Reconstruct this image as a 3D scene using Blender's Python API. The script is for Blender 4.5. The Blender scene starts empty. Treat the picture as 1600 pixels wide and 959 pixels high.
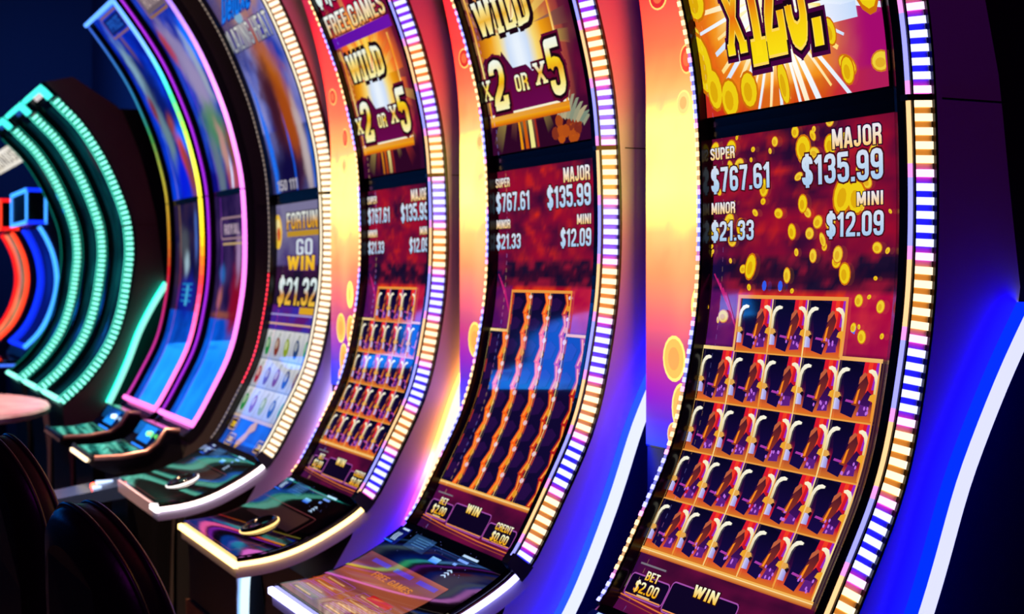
import bpy, math, random
from mathutils import Vector, noise, geometry
R = random.Random(7)
C = bpy.context.scene.collection
EYE = 1.62

# ------------------------------------------------------------------ colour
def lin(c):
    c = c / 255.0
    return c / 12.92 if c <= .04045 else ((c + .055) / 1.055) ** 2.4
def rgb(r, g, b, k=1.0):
    return (lin(r) * k, lin(g) * k, lin(b) * k)
def mix(a, b, t):
    t = max(0.0, min(1.0, t))
    return tuple(a[i] + (b[i] - a[i]) * t for i in range(3))
def ramp(stops, t):
    if t <= stops[0][0]: return stops[0][1]
    for (t0, c0), (t1, c1) in zip(stops, stops[1:]):
        if t <= t1: return mix(c0, c1, (t - t0) / max(1e-6, t1 - t0))
    return stops[-1][1]

# ------------------------------------------------------------------ materials
MATS = {}
def mat(name, base=(.5, .5, .5), rough=.5, metal=0.0, emit=None, strength=1.0, coat=0.0, spec=.5, bump=None):
    if name in MATS: return MATS[name]
    m = bpy.data.materials.new(name); m.use_nodes = True
    b = m.node_tree.nodes['Principled BSDF']
    b.inputs['Base Color'].default_value = (*base, 1)
    b.inputs['Roughness'].default_value = rough
    b.inputs['Metallic'].default_value = metal
    b.inputs['Coat Weight'].default_value = coat
    b.inputs['Coat Roughness'].default_value = .03
    b.inputs['Specular IOR Level'].default_value = spec
    if emit:
        b.inputs['Emission Color'].default_value = (*emit, 1)
        b.inputs['Emission Strength'].default_value = strength
    if bump:
        nt = m.node_tree
        n = nt.nodes.new('ShaderNodeTexNoise'); n.inputs['Scale'].default_value = bump[0]; n.inputs['Detail'].default_value = 4
        co = nt.nodes.new('ShaderNodeTexCoord'); nt.links.new(co.outputs['Object'], n.inputs['Vector'])
        bp = nt.nodes.new('ShaderNodeBump'); bp.inputs['Strength'].default_value = bump[1]; bp.inputs['Distance'].default_value = .004
        nt.links.new(n.outputs['Fac'], bp.inputs['Height']); nt.links.new(bp.outputs['Normal'], b.inputs['Normal'])
        if len(bump) > 2:
            rp = nt.nodes.new('ShaderNodeValToRGB')
            rp.color_ramp.elements[0].position = .35; rp.color_ramp.elements[1].position = .65
            rp.color_ramp.elements[0].color = (*base, 1); rp.color_ramp.elements[1].color = (*bump[2], 1)
            nt.links.new(n.outputs['Fac'], rp.inputs['Fac']); nt.links.new(rp.outputs['Color'], b.inputs['Base Color'])
    MATS[name] = m
    return m
def lamp(name, col):
    k = max(col)
    return mat(name, (.02, .02, .02), .3, emit=tuple(c / k for c in col), strength=k)
def picture_mat(name, strength, rough=.04, spec=.5):
    """a lit display: its picture is stored in the mesh colours and glows through smooth black glass"""
    if name in MATS: return MATS[name]
    m = mat(name, (.004, .004, .005), rough, spec=spec)
    nt = m.node_tree; b = nt.nodes['Principled BSDF']
    a = nt.nodes.new('ShaderNodeVertexColor'); a.layer_name = 'art'
    nt.links.new(a.outputs['Color'], b.inputs['Emission Color'])
    b.inputs['Emission Strength'].default_value = strength
    return m

M_black = mat('black_gloss', (.006, .006, .008), .16)
M_glass = mat('black_glass', (.004, .004, .006), .04)
M_matte = mat('black_matte', (.012, .012, .014), .5)
M_satin = mat('satin_side_panel', (.76, .66, .90), .38, metal=.1)
M_dark_side = mat('dark_side_panel', (.10, .085, .09), .38, metal=.3)
M_core = mat('cabinet_core_black', (.02, .02, .025), .4)
M_chan = mat('white_light_channel', (.75, .75, .75), .45)
M_chrome = mat('chrome', (.8, .8, .82), .12, metal=1)
M_edge = picture_mat('edge_light', 1.25, .3)
M_scr = picture_mat('screen', 1.0)
M_rear = picture_mat('rear_light_blend', 1.0, .3)
M_sheen = picture_mat('sheen_glow', .62)  # glow of the reflections painted on the console decks
M_panel = picture_mat('led_wall_panel', 1.6, .5)
# a light bar glows almost white towards the viewer and in its full colour through its two long flanks
BARCOL = {'O': ((1.6, 1.25, .80), (1.9, .62, .08)), 'P': ((1.5, .95, 1.5), (1.8, .08, 1.1)), 'B': ((1.0, 1.05, 1.9), (.05, .04, 2.8)), 'W': ((1.7, 1.45, 1.05), (1.5, .85, .35)), 'T': ((.55, 2.0, 1.55), (.0, 1.4, .9))}
BARM = {k: (lamp('light_bar_' + k.lower(), v[0]), lamp('light_bar_flank_' + k.lower(), v[1])) for k, v in BARCOL.items()}
LINECOL = {'O': (1.1, .62, .28), 'P': (1.0, .32, .85), 'B': (.36, .36, 1.2), 'W': (1.0, .85, .6), 'T': (.08, .9, .65)}

# ------------------------------------------------------------------ mesh building
class MB:
    def __init__(self): self.v = []; self.f = []; self.m = []; self.c = []; self.sm = []; self.nrm = {}
    def face(self, pts, m=0, cols=None, smooth=False):
        n = len(self.v); self.v += [tuple(p) for p in pts]
        self.f.append(tuple(range(n, n + len(pts)))); self.m.append(m); self.sm.append(smooth)
        self.c.append(cols)
    def grid(self, rows, m=0, closed=False, smooth=True, colfn=None):
        """rows: list of equally long point rows, joined into shared-vertex quads"""
        n = len(self.v); w = len(rows[0])
        for r in rows: self.v += [tuple(p) for p in r]
        for i in range(len(rows) - 1):
            for j in range(w if closed else w - 1):
                k = (j + 1) % w
                self.f.append((n + i * w + j, n + i * w + k, n + (i + 1) * w + k, n + (i + 1) * w + j))
                self.m.append(m); self.sm.append(smooth)
                self.c.append(None if colfn is None else [colfn(i, j)] * 4)
    def box(self, x0, x1, y0, y1, z0, z1, m=0):
        P = [(x, y, z) for x in (x0, x1) for y in (y0, y1) for z in (z0, z1)]
        n = len(self.v); self.v += P
        for q in ((0, 1, 3, 2), (4, 6, 7, 5), (0, 4, 5, 1), (2, 3, 7, 6), (0, 2, 6, 4), (1, 5, 7, 3)):
            self.f.append(tuple(n + i for i in q)); self.m.append(m); self.sm.append(False); self.c.append(None)
    def loft(self, loops, m=0, caps=True, smooth=False, colfn=None, cm=None):
        cm = m if cm is None else cm
        self.grid(loops, m, closed=True, smooth=smooth, colfn=colfn)
        if caps:
            self.face(list(loops[0])[::-1], cm, None if colfn is None else [colfn(0, 0)] * len(loops[0]))
            self.face(list(loops[-1]), cm, None if colfn is None else [colfn(len(loops) - 1, 0)] * len(loops[0]))
    def tube(self, pts, r, m=0, n=10, smooth=True):
        loops = []
        pts = [Vector(p) for p in pts]
        for i, p in enumerate(pts):
            t = (pts[min(i + 1, len(pts) - 1)] - pts[max(i - 1, 0)]).normalized()
            a = t.cross(Vector((0, 0, 1)))
            if a.length < .05: a = t.cross(Vector((1, 0, 0)))
            a.normalize(); b = a.cross(t)
            rr = r[i] if isinstance(r, (list, tuple)) else r
            loops.append([p + (a * math.cos(2 * math.pi * k / n) + b * math.sin(2 * math.pi * k / n)) * rr for k in range(n)])
        self.loft(loops, m, True, smooth)
    def lathe(self, prof, cx, cy, z0, m=0, n=28):
        self.loft([[(cx + r * math.cos(2 * math.pi * k / n), cy + r * math.sin(2 * math.pi * k / n), z0 + z) for k in range(n)] for r, z in prof], m, True, True)

def make(name, mb, mats, parent=None, loc=None, bevel=None):
    """link one mesh object; points are world points, moved into the frame of the thing they belong to"""
    o0 = Vector(loc) if loc else (Vector(parent['_o']) if parent is not None else Vector((0, 0, 0)))
    me = bpy.data.meshes.new(name)
    me.from_pydata([tuple(Vector(p) - o0) for p in mb.v], [], mb.f)
    mats = mats if isinstance(mats, (list, tuple)) else [mats]
    for m in mats: me.materials.append(m)
    me.polygons.foreach_set('material_index', mb.m)
    me.polygons.foreach_set('use_smooth', mb.sm)
    if mb.nrm:
        ln = []
        for i, f in enumerate(mb.f): ln += mb.nrm.get(i) or [(0, 0, 0)] * len(f)
        me.normals_split_custom_set(ln)
    if any(c is not None for c in mb.c):
        at = me.color_attributes.new('art', 'FLOAT_COLOR', 'CORNER')
        buf = []
        for f, c in zip(mb.f, mb.c):
            if c is None: buf += [0, 0, 0, 1] * len(f)
            else:
                for q in c: buf += [q[0], q[1], q[2], 1]
        at.data.foreach_set('color', buf)
    me.update()
    o = bpy.data.objects.new(name, me); C.objects.link(o)
    if parent is not None:
        o.parent = parent; o['_o'] = tuple(o0)
    else:
        o.location = o0; o['_o'] = tuple(o0)
    if bevel:
        b = o.modifiers.new('bevel', 'BEVEL'); b.width = bevel; b.segments = 2; b.limit_method = 'ANGLE'; b.angle_limit = .6
    return o
def thing(name, label, cat, loc, group=None):
    o = bpy.data.objects.new(name, None); C.objects.link(o); o.location = loc; o.empty_display_size = .1
    o['_o'] = tuple(loc); o['label'] = label; o['category'] = cat
    if group: o['group'] = group
    return o
def tag(o, label, cat, group=None):
    o['label'] = label; o['category'] = cat
    if group: o['group'] = group
    return o
def structure(name, mb, m, **k):
    o = make(name, mb, m, **k); o['kind'] = 'structure'; return o

# ------------------------------------------------------------------ the C-shaped profile of a cabinet
class Profile:
    def __init__(self, pts, zref, back=.01, n=10, smooth=20):
        P = [Vector(p) for p in pts]
        P = [2 * P[0] - P[1]] + P + [2 * P[-1] - P[-2]]
        D = []
        for i in range(1, len(P) - 2):
            for k in range(n):
                t = k / n; a, b, c, e = P[i - 1:i + 3]
                D.append(.5 * (2 * b + (c - a) * t + (2 * a - 5 * b + 4 * c - e) * t * t + (-a + 3 * b - 3 * c + e) * t ** 3))
        D.append(P[-2])
        for _ in range(smooth):
            D = [D[0]] + [.25 * D[i - 1] + .5 * D[i] + .25 * D[i + 1] for i in range(1, len(D) - 1)] + [D[-1]]
        N = []
        for i in range(len(D)):
            t = (D[min(i + 1, len(D) - 1)] - D[max(i - 1, 0)]).normalized()
            N.append(Vector((-t.y, t.x)))
        self.N = N; self.S = [d - n_ * back for d, n_ in zip(D, N)]
        L = [0.0]
        for a, b in zip(self.S, self.S[1:]): L.append(L[-1] + (b - a).length)
        s0 = None
        for i in range(len(L) - 1):
            a, b = self.S[i].y, self.S[i + 1].y
            if (a - zref) * (b - zref) <= 0 and s0 is None and b > a: s0 = L[i] + (L[i + 1] - L[i]) * (zref - a) / (b - a)
        self.L = [l - s0 for l in L]; self.s_min = self.L[0]; self.s_max = self.L[-1]
    def at(self, s, w=0.0):
        L = self.L; s = max(L[0], min(L[-1], s))
        lo, hi = 0, len(L) - 1
        while hi - lo > 1:
            m = (lo + hi) // 2
            if L[m] <= s: lo = m
            else: hi = m
        t = (s - L[lo]) / max(1e-9, L[hi] - L[lo])
        p = self.S[lo].lerp(self.S[hi], t); n = self.N[lo].lerp(self.N[hi], t).normalized()
        return p + n * w
    def n3(self, s):
        a, b = self.at(s, 0), self.at(s, 1); return (b.x - a.x, 0, b.y - a.y)
    def w(self, y0, u, s, w=0.0):
        p = self.at(s, w); return (p.x, y0 + u, EYE + p.y)
    def steps(self, s0, s1, d=.035):
        n = max(1, int(math.ceil(abs(s1 - s0) / d))); return [s0 + (s1 - s0) * i / n for i in range(n + 1)]
    def sweep(self, mb, y0, s0, s1, sec, m=0, d=.035, colfn=None, smooth=False, cm=None):
        st = self.steps(s0, s1, d)
        mb.loft([[self.w(y0, u, s, w) for u, w in sec] for s in st], m, True, smooth,
                None if colfn is None else (lambda i, j: colfn(st[min(i, len(st) - 1)])), cm)

PRO = Profile([(1.09,-.853),(1.20,-.845),(1.30,-.818),(1.39,-.776),(1.45,-.742),(1.505,-.70),(1.56,-.61),(1.60,-.535),(1.64,-.46),(1.673,-.39),(1.70,-.31),(1.72,-.22),(1.738,-.12),(1.75,-.02),(1.755,.12),(1.75,.30),(1.735,.46),(1.70,.61),(1.665,.73),(1.61,.87),(1.53,1.04),(1.42,1.21),(1.30,1.37)], .30)
PRT = Profile([(1.33,-.81),(1.42,-.73),(1.50,-.65),(1.64,-.45),(1.72,-.21),(1.755,.03),(1.765,.15),(1.75,.32),(1.70,.48),(1.60,.71),(1.46,.93),(1.35,1.04)], .30)
# rear outline of the side panels and the light that runs down it: (x back from the eye line, height from the eye)
REAR = [(1.46,1.43),(1.58,1.27),(1.70,1.04),(1.80,.80),(1.86,.60),(1.92,.35),(1.945,.15),(1.975,-.06),(1.91,-.16),(1.85,-.27),(1.80,-.37),(1.765,-.47),(1.735,-.55),(1.705,-.62),(1.665,-.71),(1.615,-.81),(1.55,-.90),(1.475,-.97),(1.425,-1.04),(1.408,-1.12),(1.405,-1.30),(1.405,-1.45),(1.405,-1.61)]

# ------------------------------------------------------------------ flat art laid on a curved screen
class Art:
    """x runs to the right as the player sees it, y is the length along the screen; layers stack in front of one another"""
    def __init__(self): self.p = []
    def poly(self, pts, col, layer=1): self.p.append((list(pts), col, layer))
    def rect(self, x0, y0, x1, y1, col, layer=1): self.poly([(x0, y0), (x1, y0), (x1, y1), (x0, y1)], col, layer)
    def frame(self, x0, y0, x1, y1, t, col, layer=2):
        self.rect(x0, y0, x1, y0 + t, col, layer); self.rect(x0, y1 - t, x1, y1, col, layer)
        self.rect(x0, y0 + t, x0 + t, y1 - t, col, layer); self.rect(x1 - t, y0 + t, x1, y1 - t, col, layer)
    def rframe(self, x0, y0, x1, y1, r, t, col, layer=2):
        P = []
        for cx, cy, a0 in ((x1 - r, y1 - r, 0), (x0 + r, y1 - r, 90), (x0 + r, y0 + r, 180), (x1 - r, y0 + r, 270)):
            for k in range(4):
                a = math.radians(a0 + 30 * k); P.append((cx + r * math.cos(a), cy + r * math.sin(a)))
        self.stroke(P + [P[0]], t, col, layer, cap=0, n=6)
    def disc(self, cx, cy, rx, ry, col, layer=1, n=16, rot=0.0):
        c, s = math.cos(rot), math.sin(rot)
        self.poly([(cx + rx * math.cos(a) * c - ry * math.sin(a) * s, cy + rx * math.cos(a) * s + ry * math.sin(a) * c)
                   for a in (2 * math.pi * k / n for k in range(n))], col, layer)
    def stroke(self, pts, t, col, layer=1, cap=0.0, n=8, sx=1.0, sy=1.0, ox=0.0, oy=0.0, sh=0.0):
        f = lambda x, y: (ox + x * sx + y * sh, oy + y * sy)
        for (ax, ay), (bx, by) in zip(pts, pts[1:]):
            dx, dy = bx - ax, by - ay; l = math.hypot(dx, dy)
            if l < 1e-6: continue
            dx /= l; dy /= l
            ax2, ay2, bx2, by2 = ax - dx * cap, ay - dy * cap, bx + dx * cap, by + dy * cap
            px, py = -dy * t / 2, dx * t / 2
            self.poly([f(ax2 + px, ay2 + py), f(ax2 - px, ay2 - py), f(bx2 - px, by2 - py), f(bx2 + px, by2 + py)], col, layer)
        if n:
            inner = pts[1:-1] if pts[0] != pts[-1] else pts
            for x, y in inner:
                self.poly([f(x + t / 2 * math.cos(2 * math.pi * k / n), y + t / 2 * math.sin(2 * math.pi * k / n)) for k in range(n)], col, layer)
    def text(self, txt, x0, y0, x1, y1, col, layer=4, out=None, t=.16, slab=False, ocol=(0, 0, 0), ow=.07, sh=0.0, gap=.09):
        W = 0.0; pos = []
        for ch in txt:
            w = 0.22 if ch == ' ' else GLYPH[ch][0]
            pos.append(W); W += w + gap
        W -= gap
        sx = (x1 - x0) / W; sy = y1 - y0
        for ch, px in zip(txt, pos):
            if ch == ' ': continue
            strokes = list(GLYPH[ch][1])
            if slab: strokes += SLAB.get(ch, [])
            for st in strokes:
                if out:
                    self.stroke(st, t + 2 * ow, ocol, layer - 1, cap=ow, n=8, sx=sx, sy=sy, ox=x0 + px * sx, oy=y0, sh=sh)
                self.stroke(st, t, col, layer, cap=0, n=8, sx=sx, sy=sy, ox=x0 + px * sx, oy=y0, sh=sh)
    def build(self, mb, prof, y0, ul, m=0, base=.001, dy=.03):
        for pts, col, layer in self.p:
            w = base + layer * .0003
            tri = [pts] if len(pts) <= 4 else None
            if tri is None:
                area = 0; conv = True; sg = 0
                for i in range(len(pts)):
                    a, b, c = pts[i - 2], pts[i - 1], pts[i]
                    cr = (b[0] - a[0]) * (c[1] - b[1]) - (b[1] - a[1]) * (c[0] - b[0])
                    if abs(cr) > 1e-12:
                        if sg == 0: sg = 1 if cr > 0 else -1
                        elif sg * cr < 0: conv = False
                if conv: tri = [pts]
                else:
                    V3 = [Vector((x, y, 0)) for x, y in pts]
                    tri = [[pts[i] for i in t] for t in geometry.tessellate_polygon([V3])]
            for t in tri:
                ys = [q[1] for q in t]; lo, hi = min(ys), max(ys)
                if hi - lo < 1e-7: continue
                k0, k1 = int(math.floor(lo / dy)), int(math.floor((hi - 1e-9) / dy))
                for k in range(k0, k1 + 1):
                    q = t
                    if k > k0: q = clip(q, k * dy, True)
                    if k < k1: q = clip(q, (k + 1) * dy, False)
                    if len(q) < 3: continue
                    if sum(q[i - 1][0] * q[i][1] - q[i][0] * q[i - 1][1] for i in range(len(q))) < 0: q = q[::-1]
                    cols = [col(x, y) if callable(col) else col for x, y in q]
                    mb.nrm[len(mb.f)] = [prof.n3(y) for x, y in q]
                    mb.face([prof.w(y0, ul - x, y, w) for x, y in q], m, cols, True)
def clip(poly, yc, above):
    out = []
    for i in range(len(poly)):
        a, b = poly[i - 1], poly[i]
        ia = a[1] >= yc if above else a[1] <= yc
        ib = b[1] >= yc if above else b[1] <= yc
        if ia != ib:
            t = (yc - a[1]) / (b[1] - a[1]); out.append((a[0] + (b[0] - a[0]) * t, yc))
        if ib: out.append(b)
    return out
l_, r_, c_ = .08, .42, .25
BOWL_T = [(l_, .72), (l_, .8), (.13, .89), (c_, .92), (.37, .89), (r_, .8)]
SS = [(r_, .72), (r_, .8), (.37, .89), (c_, .92), (.13, .89), (l_, .8), (l_, .66), (.14, .57), (.36, .43), (r_, .34), (r_, .2), (.37, .11), (c_, .08), (.13, .11), (l_, .2), (l_, .28)]
OO = [(l_, .2), (l_, .8), (.13, .89), (c_, .92), (.37, .89), (r_, .8), (r_, .2), (.37, .11), (c_, .08), (.13, .11), (l_, .2)]
SIX = [(r_, .72), (r_, .8), (.37, .89), (c_, .92), (.13, .89), (l_, .8), (l_, .2), (.13, .11), (c_, .08), (.37, .11), (r_, .2), (r_, .42), (.37, .51), (c_, .54), (.12, .5)]
GLYPH = {
 '0': (.5, [OO]), 'O': (.5, [OO]), 'S': (.5, [SS]), '$': (.5, [SS, [(c_, -.08), (c_, 1.08)]]),
 '1': (.36, [[(.25, 0), (.25, 1)], [(.03, .74), (.22, .90)]]),
 '2': (.5, [BOWL_T + [(r_, .64), (.34, .46), (.12, .22), (l_, .08)], [(.02, .08), (.5, .08)]]),
 '3': (.5, [BOWL_T + [(r_, .64), (.34, .53), (.18, .52)], [(.34, .53), (r_, .42), (r_, .2), (.37, .11), (c_, .08), (.13, .11), (l_, .2), (l_, .28)]]),
 '5': (.5, [[(.47, .92), (l_, .92), (l_, .50)], [(l_, .5), (.14, .57), (c_, .6), (.37, .57), (r_, .48), (r_, .2), (.37, .11), (c_, .08), (.13, .11), (l_, .2), (l_, .28)]]),
 '6': (.5, [SIX]), '9': (.5, [[(.5 - x, 1 - y) for x, y in SIX]]),
 '7': (.5, [[(.02, .92), (.48, .92)], [(.41, .92), (.30, .5), (.20, 0)]]),
 '4': (.5, [[(.34, 0), (.34, 1)], [(.32, .95), (.07, .3)], [(.0, .27), (.5, .27)]]),
 '8': (.5, [OO, [(l_, .52), (r_, .52)]]),
 '.': (.16, [[(.08, 0), (.08, .15)]]), ',': (.16, [[(.08, .15), (.08, 0), (.03, -.1)]]), '!': (.2, [[(.10, .32), (.10, 1)], [(.10, 0), (.10, .17)]]),
 'x': (.5, [[(.06, .92), (.44, .08)], [(.44, .92), (.06, .08)]]),
 'A': (.52, [[(.07, 0), (.22, .97)], [(.45, 0), (.30, .97)], [(.13, .26), (.39, .26)], [(.2, .93), (.32, .93)]]),
 'B': (.5, [[(l_, 0), (l_, 1)], [(l_, .92), (.34, .91), (r_, .82), (r_, .62), (.32, .52), (l_, .52)], [(.32, .52), (r_, .42), (r_, .18), (.34, .09), (l_, .08)]]),
 'C': (.5, [[(r_, .66), (r_, .8), (.37, .89), (c_, .92), (.13, .89), (l_, .8), (l_, .2), (.13, .11), (c_, .08), (.37, .11), (r_, .2), (r_, .34)]]),
 'D': (.5, [[(l_, 0), (l_, 1)], [(l_, .92), (.33, .9), (r_, .78), (r_, .22), (.33, .1), (l_, .08)]]),
 'E': (.42, [[(l_, 0), (l_, 1)], [(l_, .92), (.42, .92)], [(l_, .52), (.38, .52)], [(l_, .08), (.42, .08)]]),
 'F': (.42, [[(l_, 0), (l_, 1)], [(l_, .92), (.42, .92)], [(l_, .5), (.38, .5)]]),
 'G': (.5, [[(r_, .68), (r_, .8), (.37, .89), (c_, .92), (.13, .89), (l_, .8), (l_, .2), (.13, .11), (c_, .08), (.37, .11), (r_, .2), (r_, .46), (.26, .46)]]),
 'H': (.5, [[(l_, 0), (l_, 1)], [(r_, 0), (r_, 1)], [(l_, .5), (r_, .5)]]), 'I': (.2, [[(.10, 0), (.10, 1)]]),
 'J': (.44, [[(.34, 1), (.34, .2), (.29, .11), (.2, .08), (.1, .11), (.07, .2), (.07, .32)]]),
 'L': (.42, [[(l_, 0), (l_, 1)], [(l_, .08), (.42, .08)]]),
 'M': (.64, [[(l_, 0), (l_, 1)], [(.56, 0), (.56, 1)], [(.11, .95), (.32, .15)], [(.53, .95), (.32, .15)]]),
 'N': (.52, [[(l_, 0), (l_, 1)], [(.44, 0), (.44, 1)], [(.1, .93), (.42, .07)]]),
 'P': (.5, [[(l_, 0), (l_, 1)], [(l_, .92), (.34, .91), (r_, .82), (r_, .56), (.34, .46), (l_, .44)]]),
 'R': (.5, [[(l_, 0), (l_, 1)], [(l_, .92), (.34, .91), (r_, .82), (r_, .6), (.34, .5), (l_, .48)], [(.32, .5), (r_, .36), (r_, 0)]]),
 'T': (.46, [[(.23, 0), (.23, 1)], [(0, .92), (.46, .92)]]), 'U': (.5, [[(l_, 1), (l_, .2), (.13, .11), (c_, .08), (.37, .11), (r_, .2), (r_, 1)]]),
 'V': (.5, [[(.06, 1), (.25, .05)], [(.44, 1), (.25, .05)]]), 'W': (.72, [[(.07, 1), (.21, .04)], [(.36, .95), (.21, .04)], [(.36, .95), (.51, .04)], [(.65, 1), (.51, .04)]]),
 'X': (.5, [[(.06, 1), (.44, 0)], [(.44, 1), (.06, 0)]]), 'Y': (.5, [[(.25, 0), (.25, .45)], [(.25, .45), (.06, 1)], [(.25, .45), (.44, 1)]]), 'Z': (.46, [[(.03, .92), (.4, .92), (.06, .08), (.44, .08)]]),
 'e': (.46, [[(.08, .36), (.38, .36), (.38, .5), (.32, .6), (.23, .62), (.13, .6), (.08, .48), (.08, .2), (.13, .1), (.23, .08), (.34, .1), (.38, .18)]]),
 'l': (.2, [[(.10, 0), (.10, 1)]]), 'u': (.46, [[(.08, .66), (.08, .2), (.14, .1), (.23, .08), (.32, .1), (.38, .2), (.38, .66)], [(.38, .2), (.38, 0)]]),
}
SLAB = {'W': [[(-.03, .94), (.17, .94)], [(.55, .94), (.75, .94)], [(.28, .94), (.44, .94)]], 'I': [[(-.03, .94), (.23, .94)], [(-.03, .06), (.23, .06)]], 'L': [[(-.03, .94), (.2, .94)], [(.4, .08), (.4, .26)]],
        'D': [[(-.03, .94), (.12, .94)], [(-.03, .06), (.12, .06)]], 'x': [[(-.04, .93), (.18, .93)], [(.32, .93), (.54, .93)], [(-.04, .07), (.18, .07)], [(.32, .07), (.54, .07)]],
        '1': [[(.08, .06), (.42, .06)]], 'R': [[(-.02, .06), (.16, .06)], [(.36, .06), (.54, .06)]], '2': [[(.44, .08), (.44, .27)]]}

def fbm(x, y, z=0.0): return noise.fractal((x, y, z), 1.0, 2.0, 4)
def backdrop(mb, prof, y0, ul, x0, x1, s0, s1, fn, w=.001, d=.012, m=0):
    nx = max(2, int((x1 - x0) / d)); ny = max(2, int((s1 - s0) / d))
    rows = [[prof.w(y0, ul - (x0 + (x1 - x0) * i / nx), s0 + (s1 - s0) * j / ny, w) for i in range(nx + 1)] for j in range(ny + 1)]
    cc = [[fn(x0 + (x1 - x0) * i / nx, s0 + (s1 - s0) * j / ny) for i in range(nx + 1)] for j in range(ny + 1)]
    n = len(mb.v); wd = nx + 1
    for r in rows: mb.v += r
    for j in range(ny):
        for i in range(nx):
            mb.f.append((n + j * wd + i, n + j * wd + i + 1, n + (j + 1) * wd + i + 1, n + (j + 1) * wd + i))
            mb.m.append(m); mb.sm.append(True)
            mb.c.append([cc[j][i], cc[j][i + 1], cc[j + 1][i + 1], cc[j + 1][i]])
def blobs(bg, L):
    def fn(x, y):
        c = bg(x, y) if callable(bg) else bg
        for bx, by, rx, ry, ang, col, k in L:
            dx, dy = x - bx, y - by; ca, sa = math.cos(ang), math.sin(ang)
            u, v = (dx * ca + dy * sa) / rx, (-dx * sa + dy * ca) / ry
            d = u * u + v * v
            d *= 1 + .5 * fbm(x * 14, y * 14, bx)
            if d < 4: c = mix(c, col, k * math.exp(-d * d * 1.2))
        return c
    return fn
# ------------------------------------------------------------------ what the screens show
GOLD, GOLD_D, CREAM = rgb(250, 205, 40), rgb(225, 110, 10), rgb(250, 240, 190)
def goldtext(y0, y1):
    return lambda x, y: ramp([(0, rgb(250, 190, 30)), (.3, rgb(235, 150, 15)), (.5, rgb(255, 205, 30)), (.72, rgb(250, 240, 150)), (1, rgb(250, 250, 235))], (y - y0) / (y1 - y0))
def plateletter(y0, y1):
    return lambda x, y: ramp([(0, rgb(250, 245, 190)), (.25, rgb(250, 225, 110)), (.5, rgb(235, 165, 15)), (.68, rgb(250, 215, 40)), (.85, rgb(245, 245, 215)), (1, rgb(240, 245, 235))], (y - y0) / (y1 - y0))
ICE = lambda y0, y1: (lambda x, y: ramp([(0, rgb(165, 200, 235)), (.5, rgb(190, 215, 240)), (1, rgb(215, 225, 240))], (y - y0) / (y1 - y0)))
def coin(a, x, y, rx, ry, rot, L, pale=0.0):
    a.disc(x, y, rx, ry, mix(rgb(205, 110, 10), rgb(245, 190, 90), pale), L, 14, rot)
    a.disc(x, y, rx * .84, ry * .86, mix(rgb(238, 205, 20), rgb(250, 225, 150), pale), L + 1, 14, rot)
    a.disc(x - rx * .1, y - ry * .1, rx * .45, ry * .5, mix(rgb(222, 170, 10), rgb(248, 200, 110), pale), L + 2, 10, rot)

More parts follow.
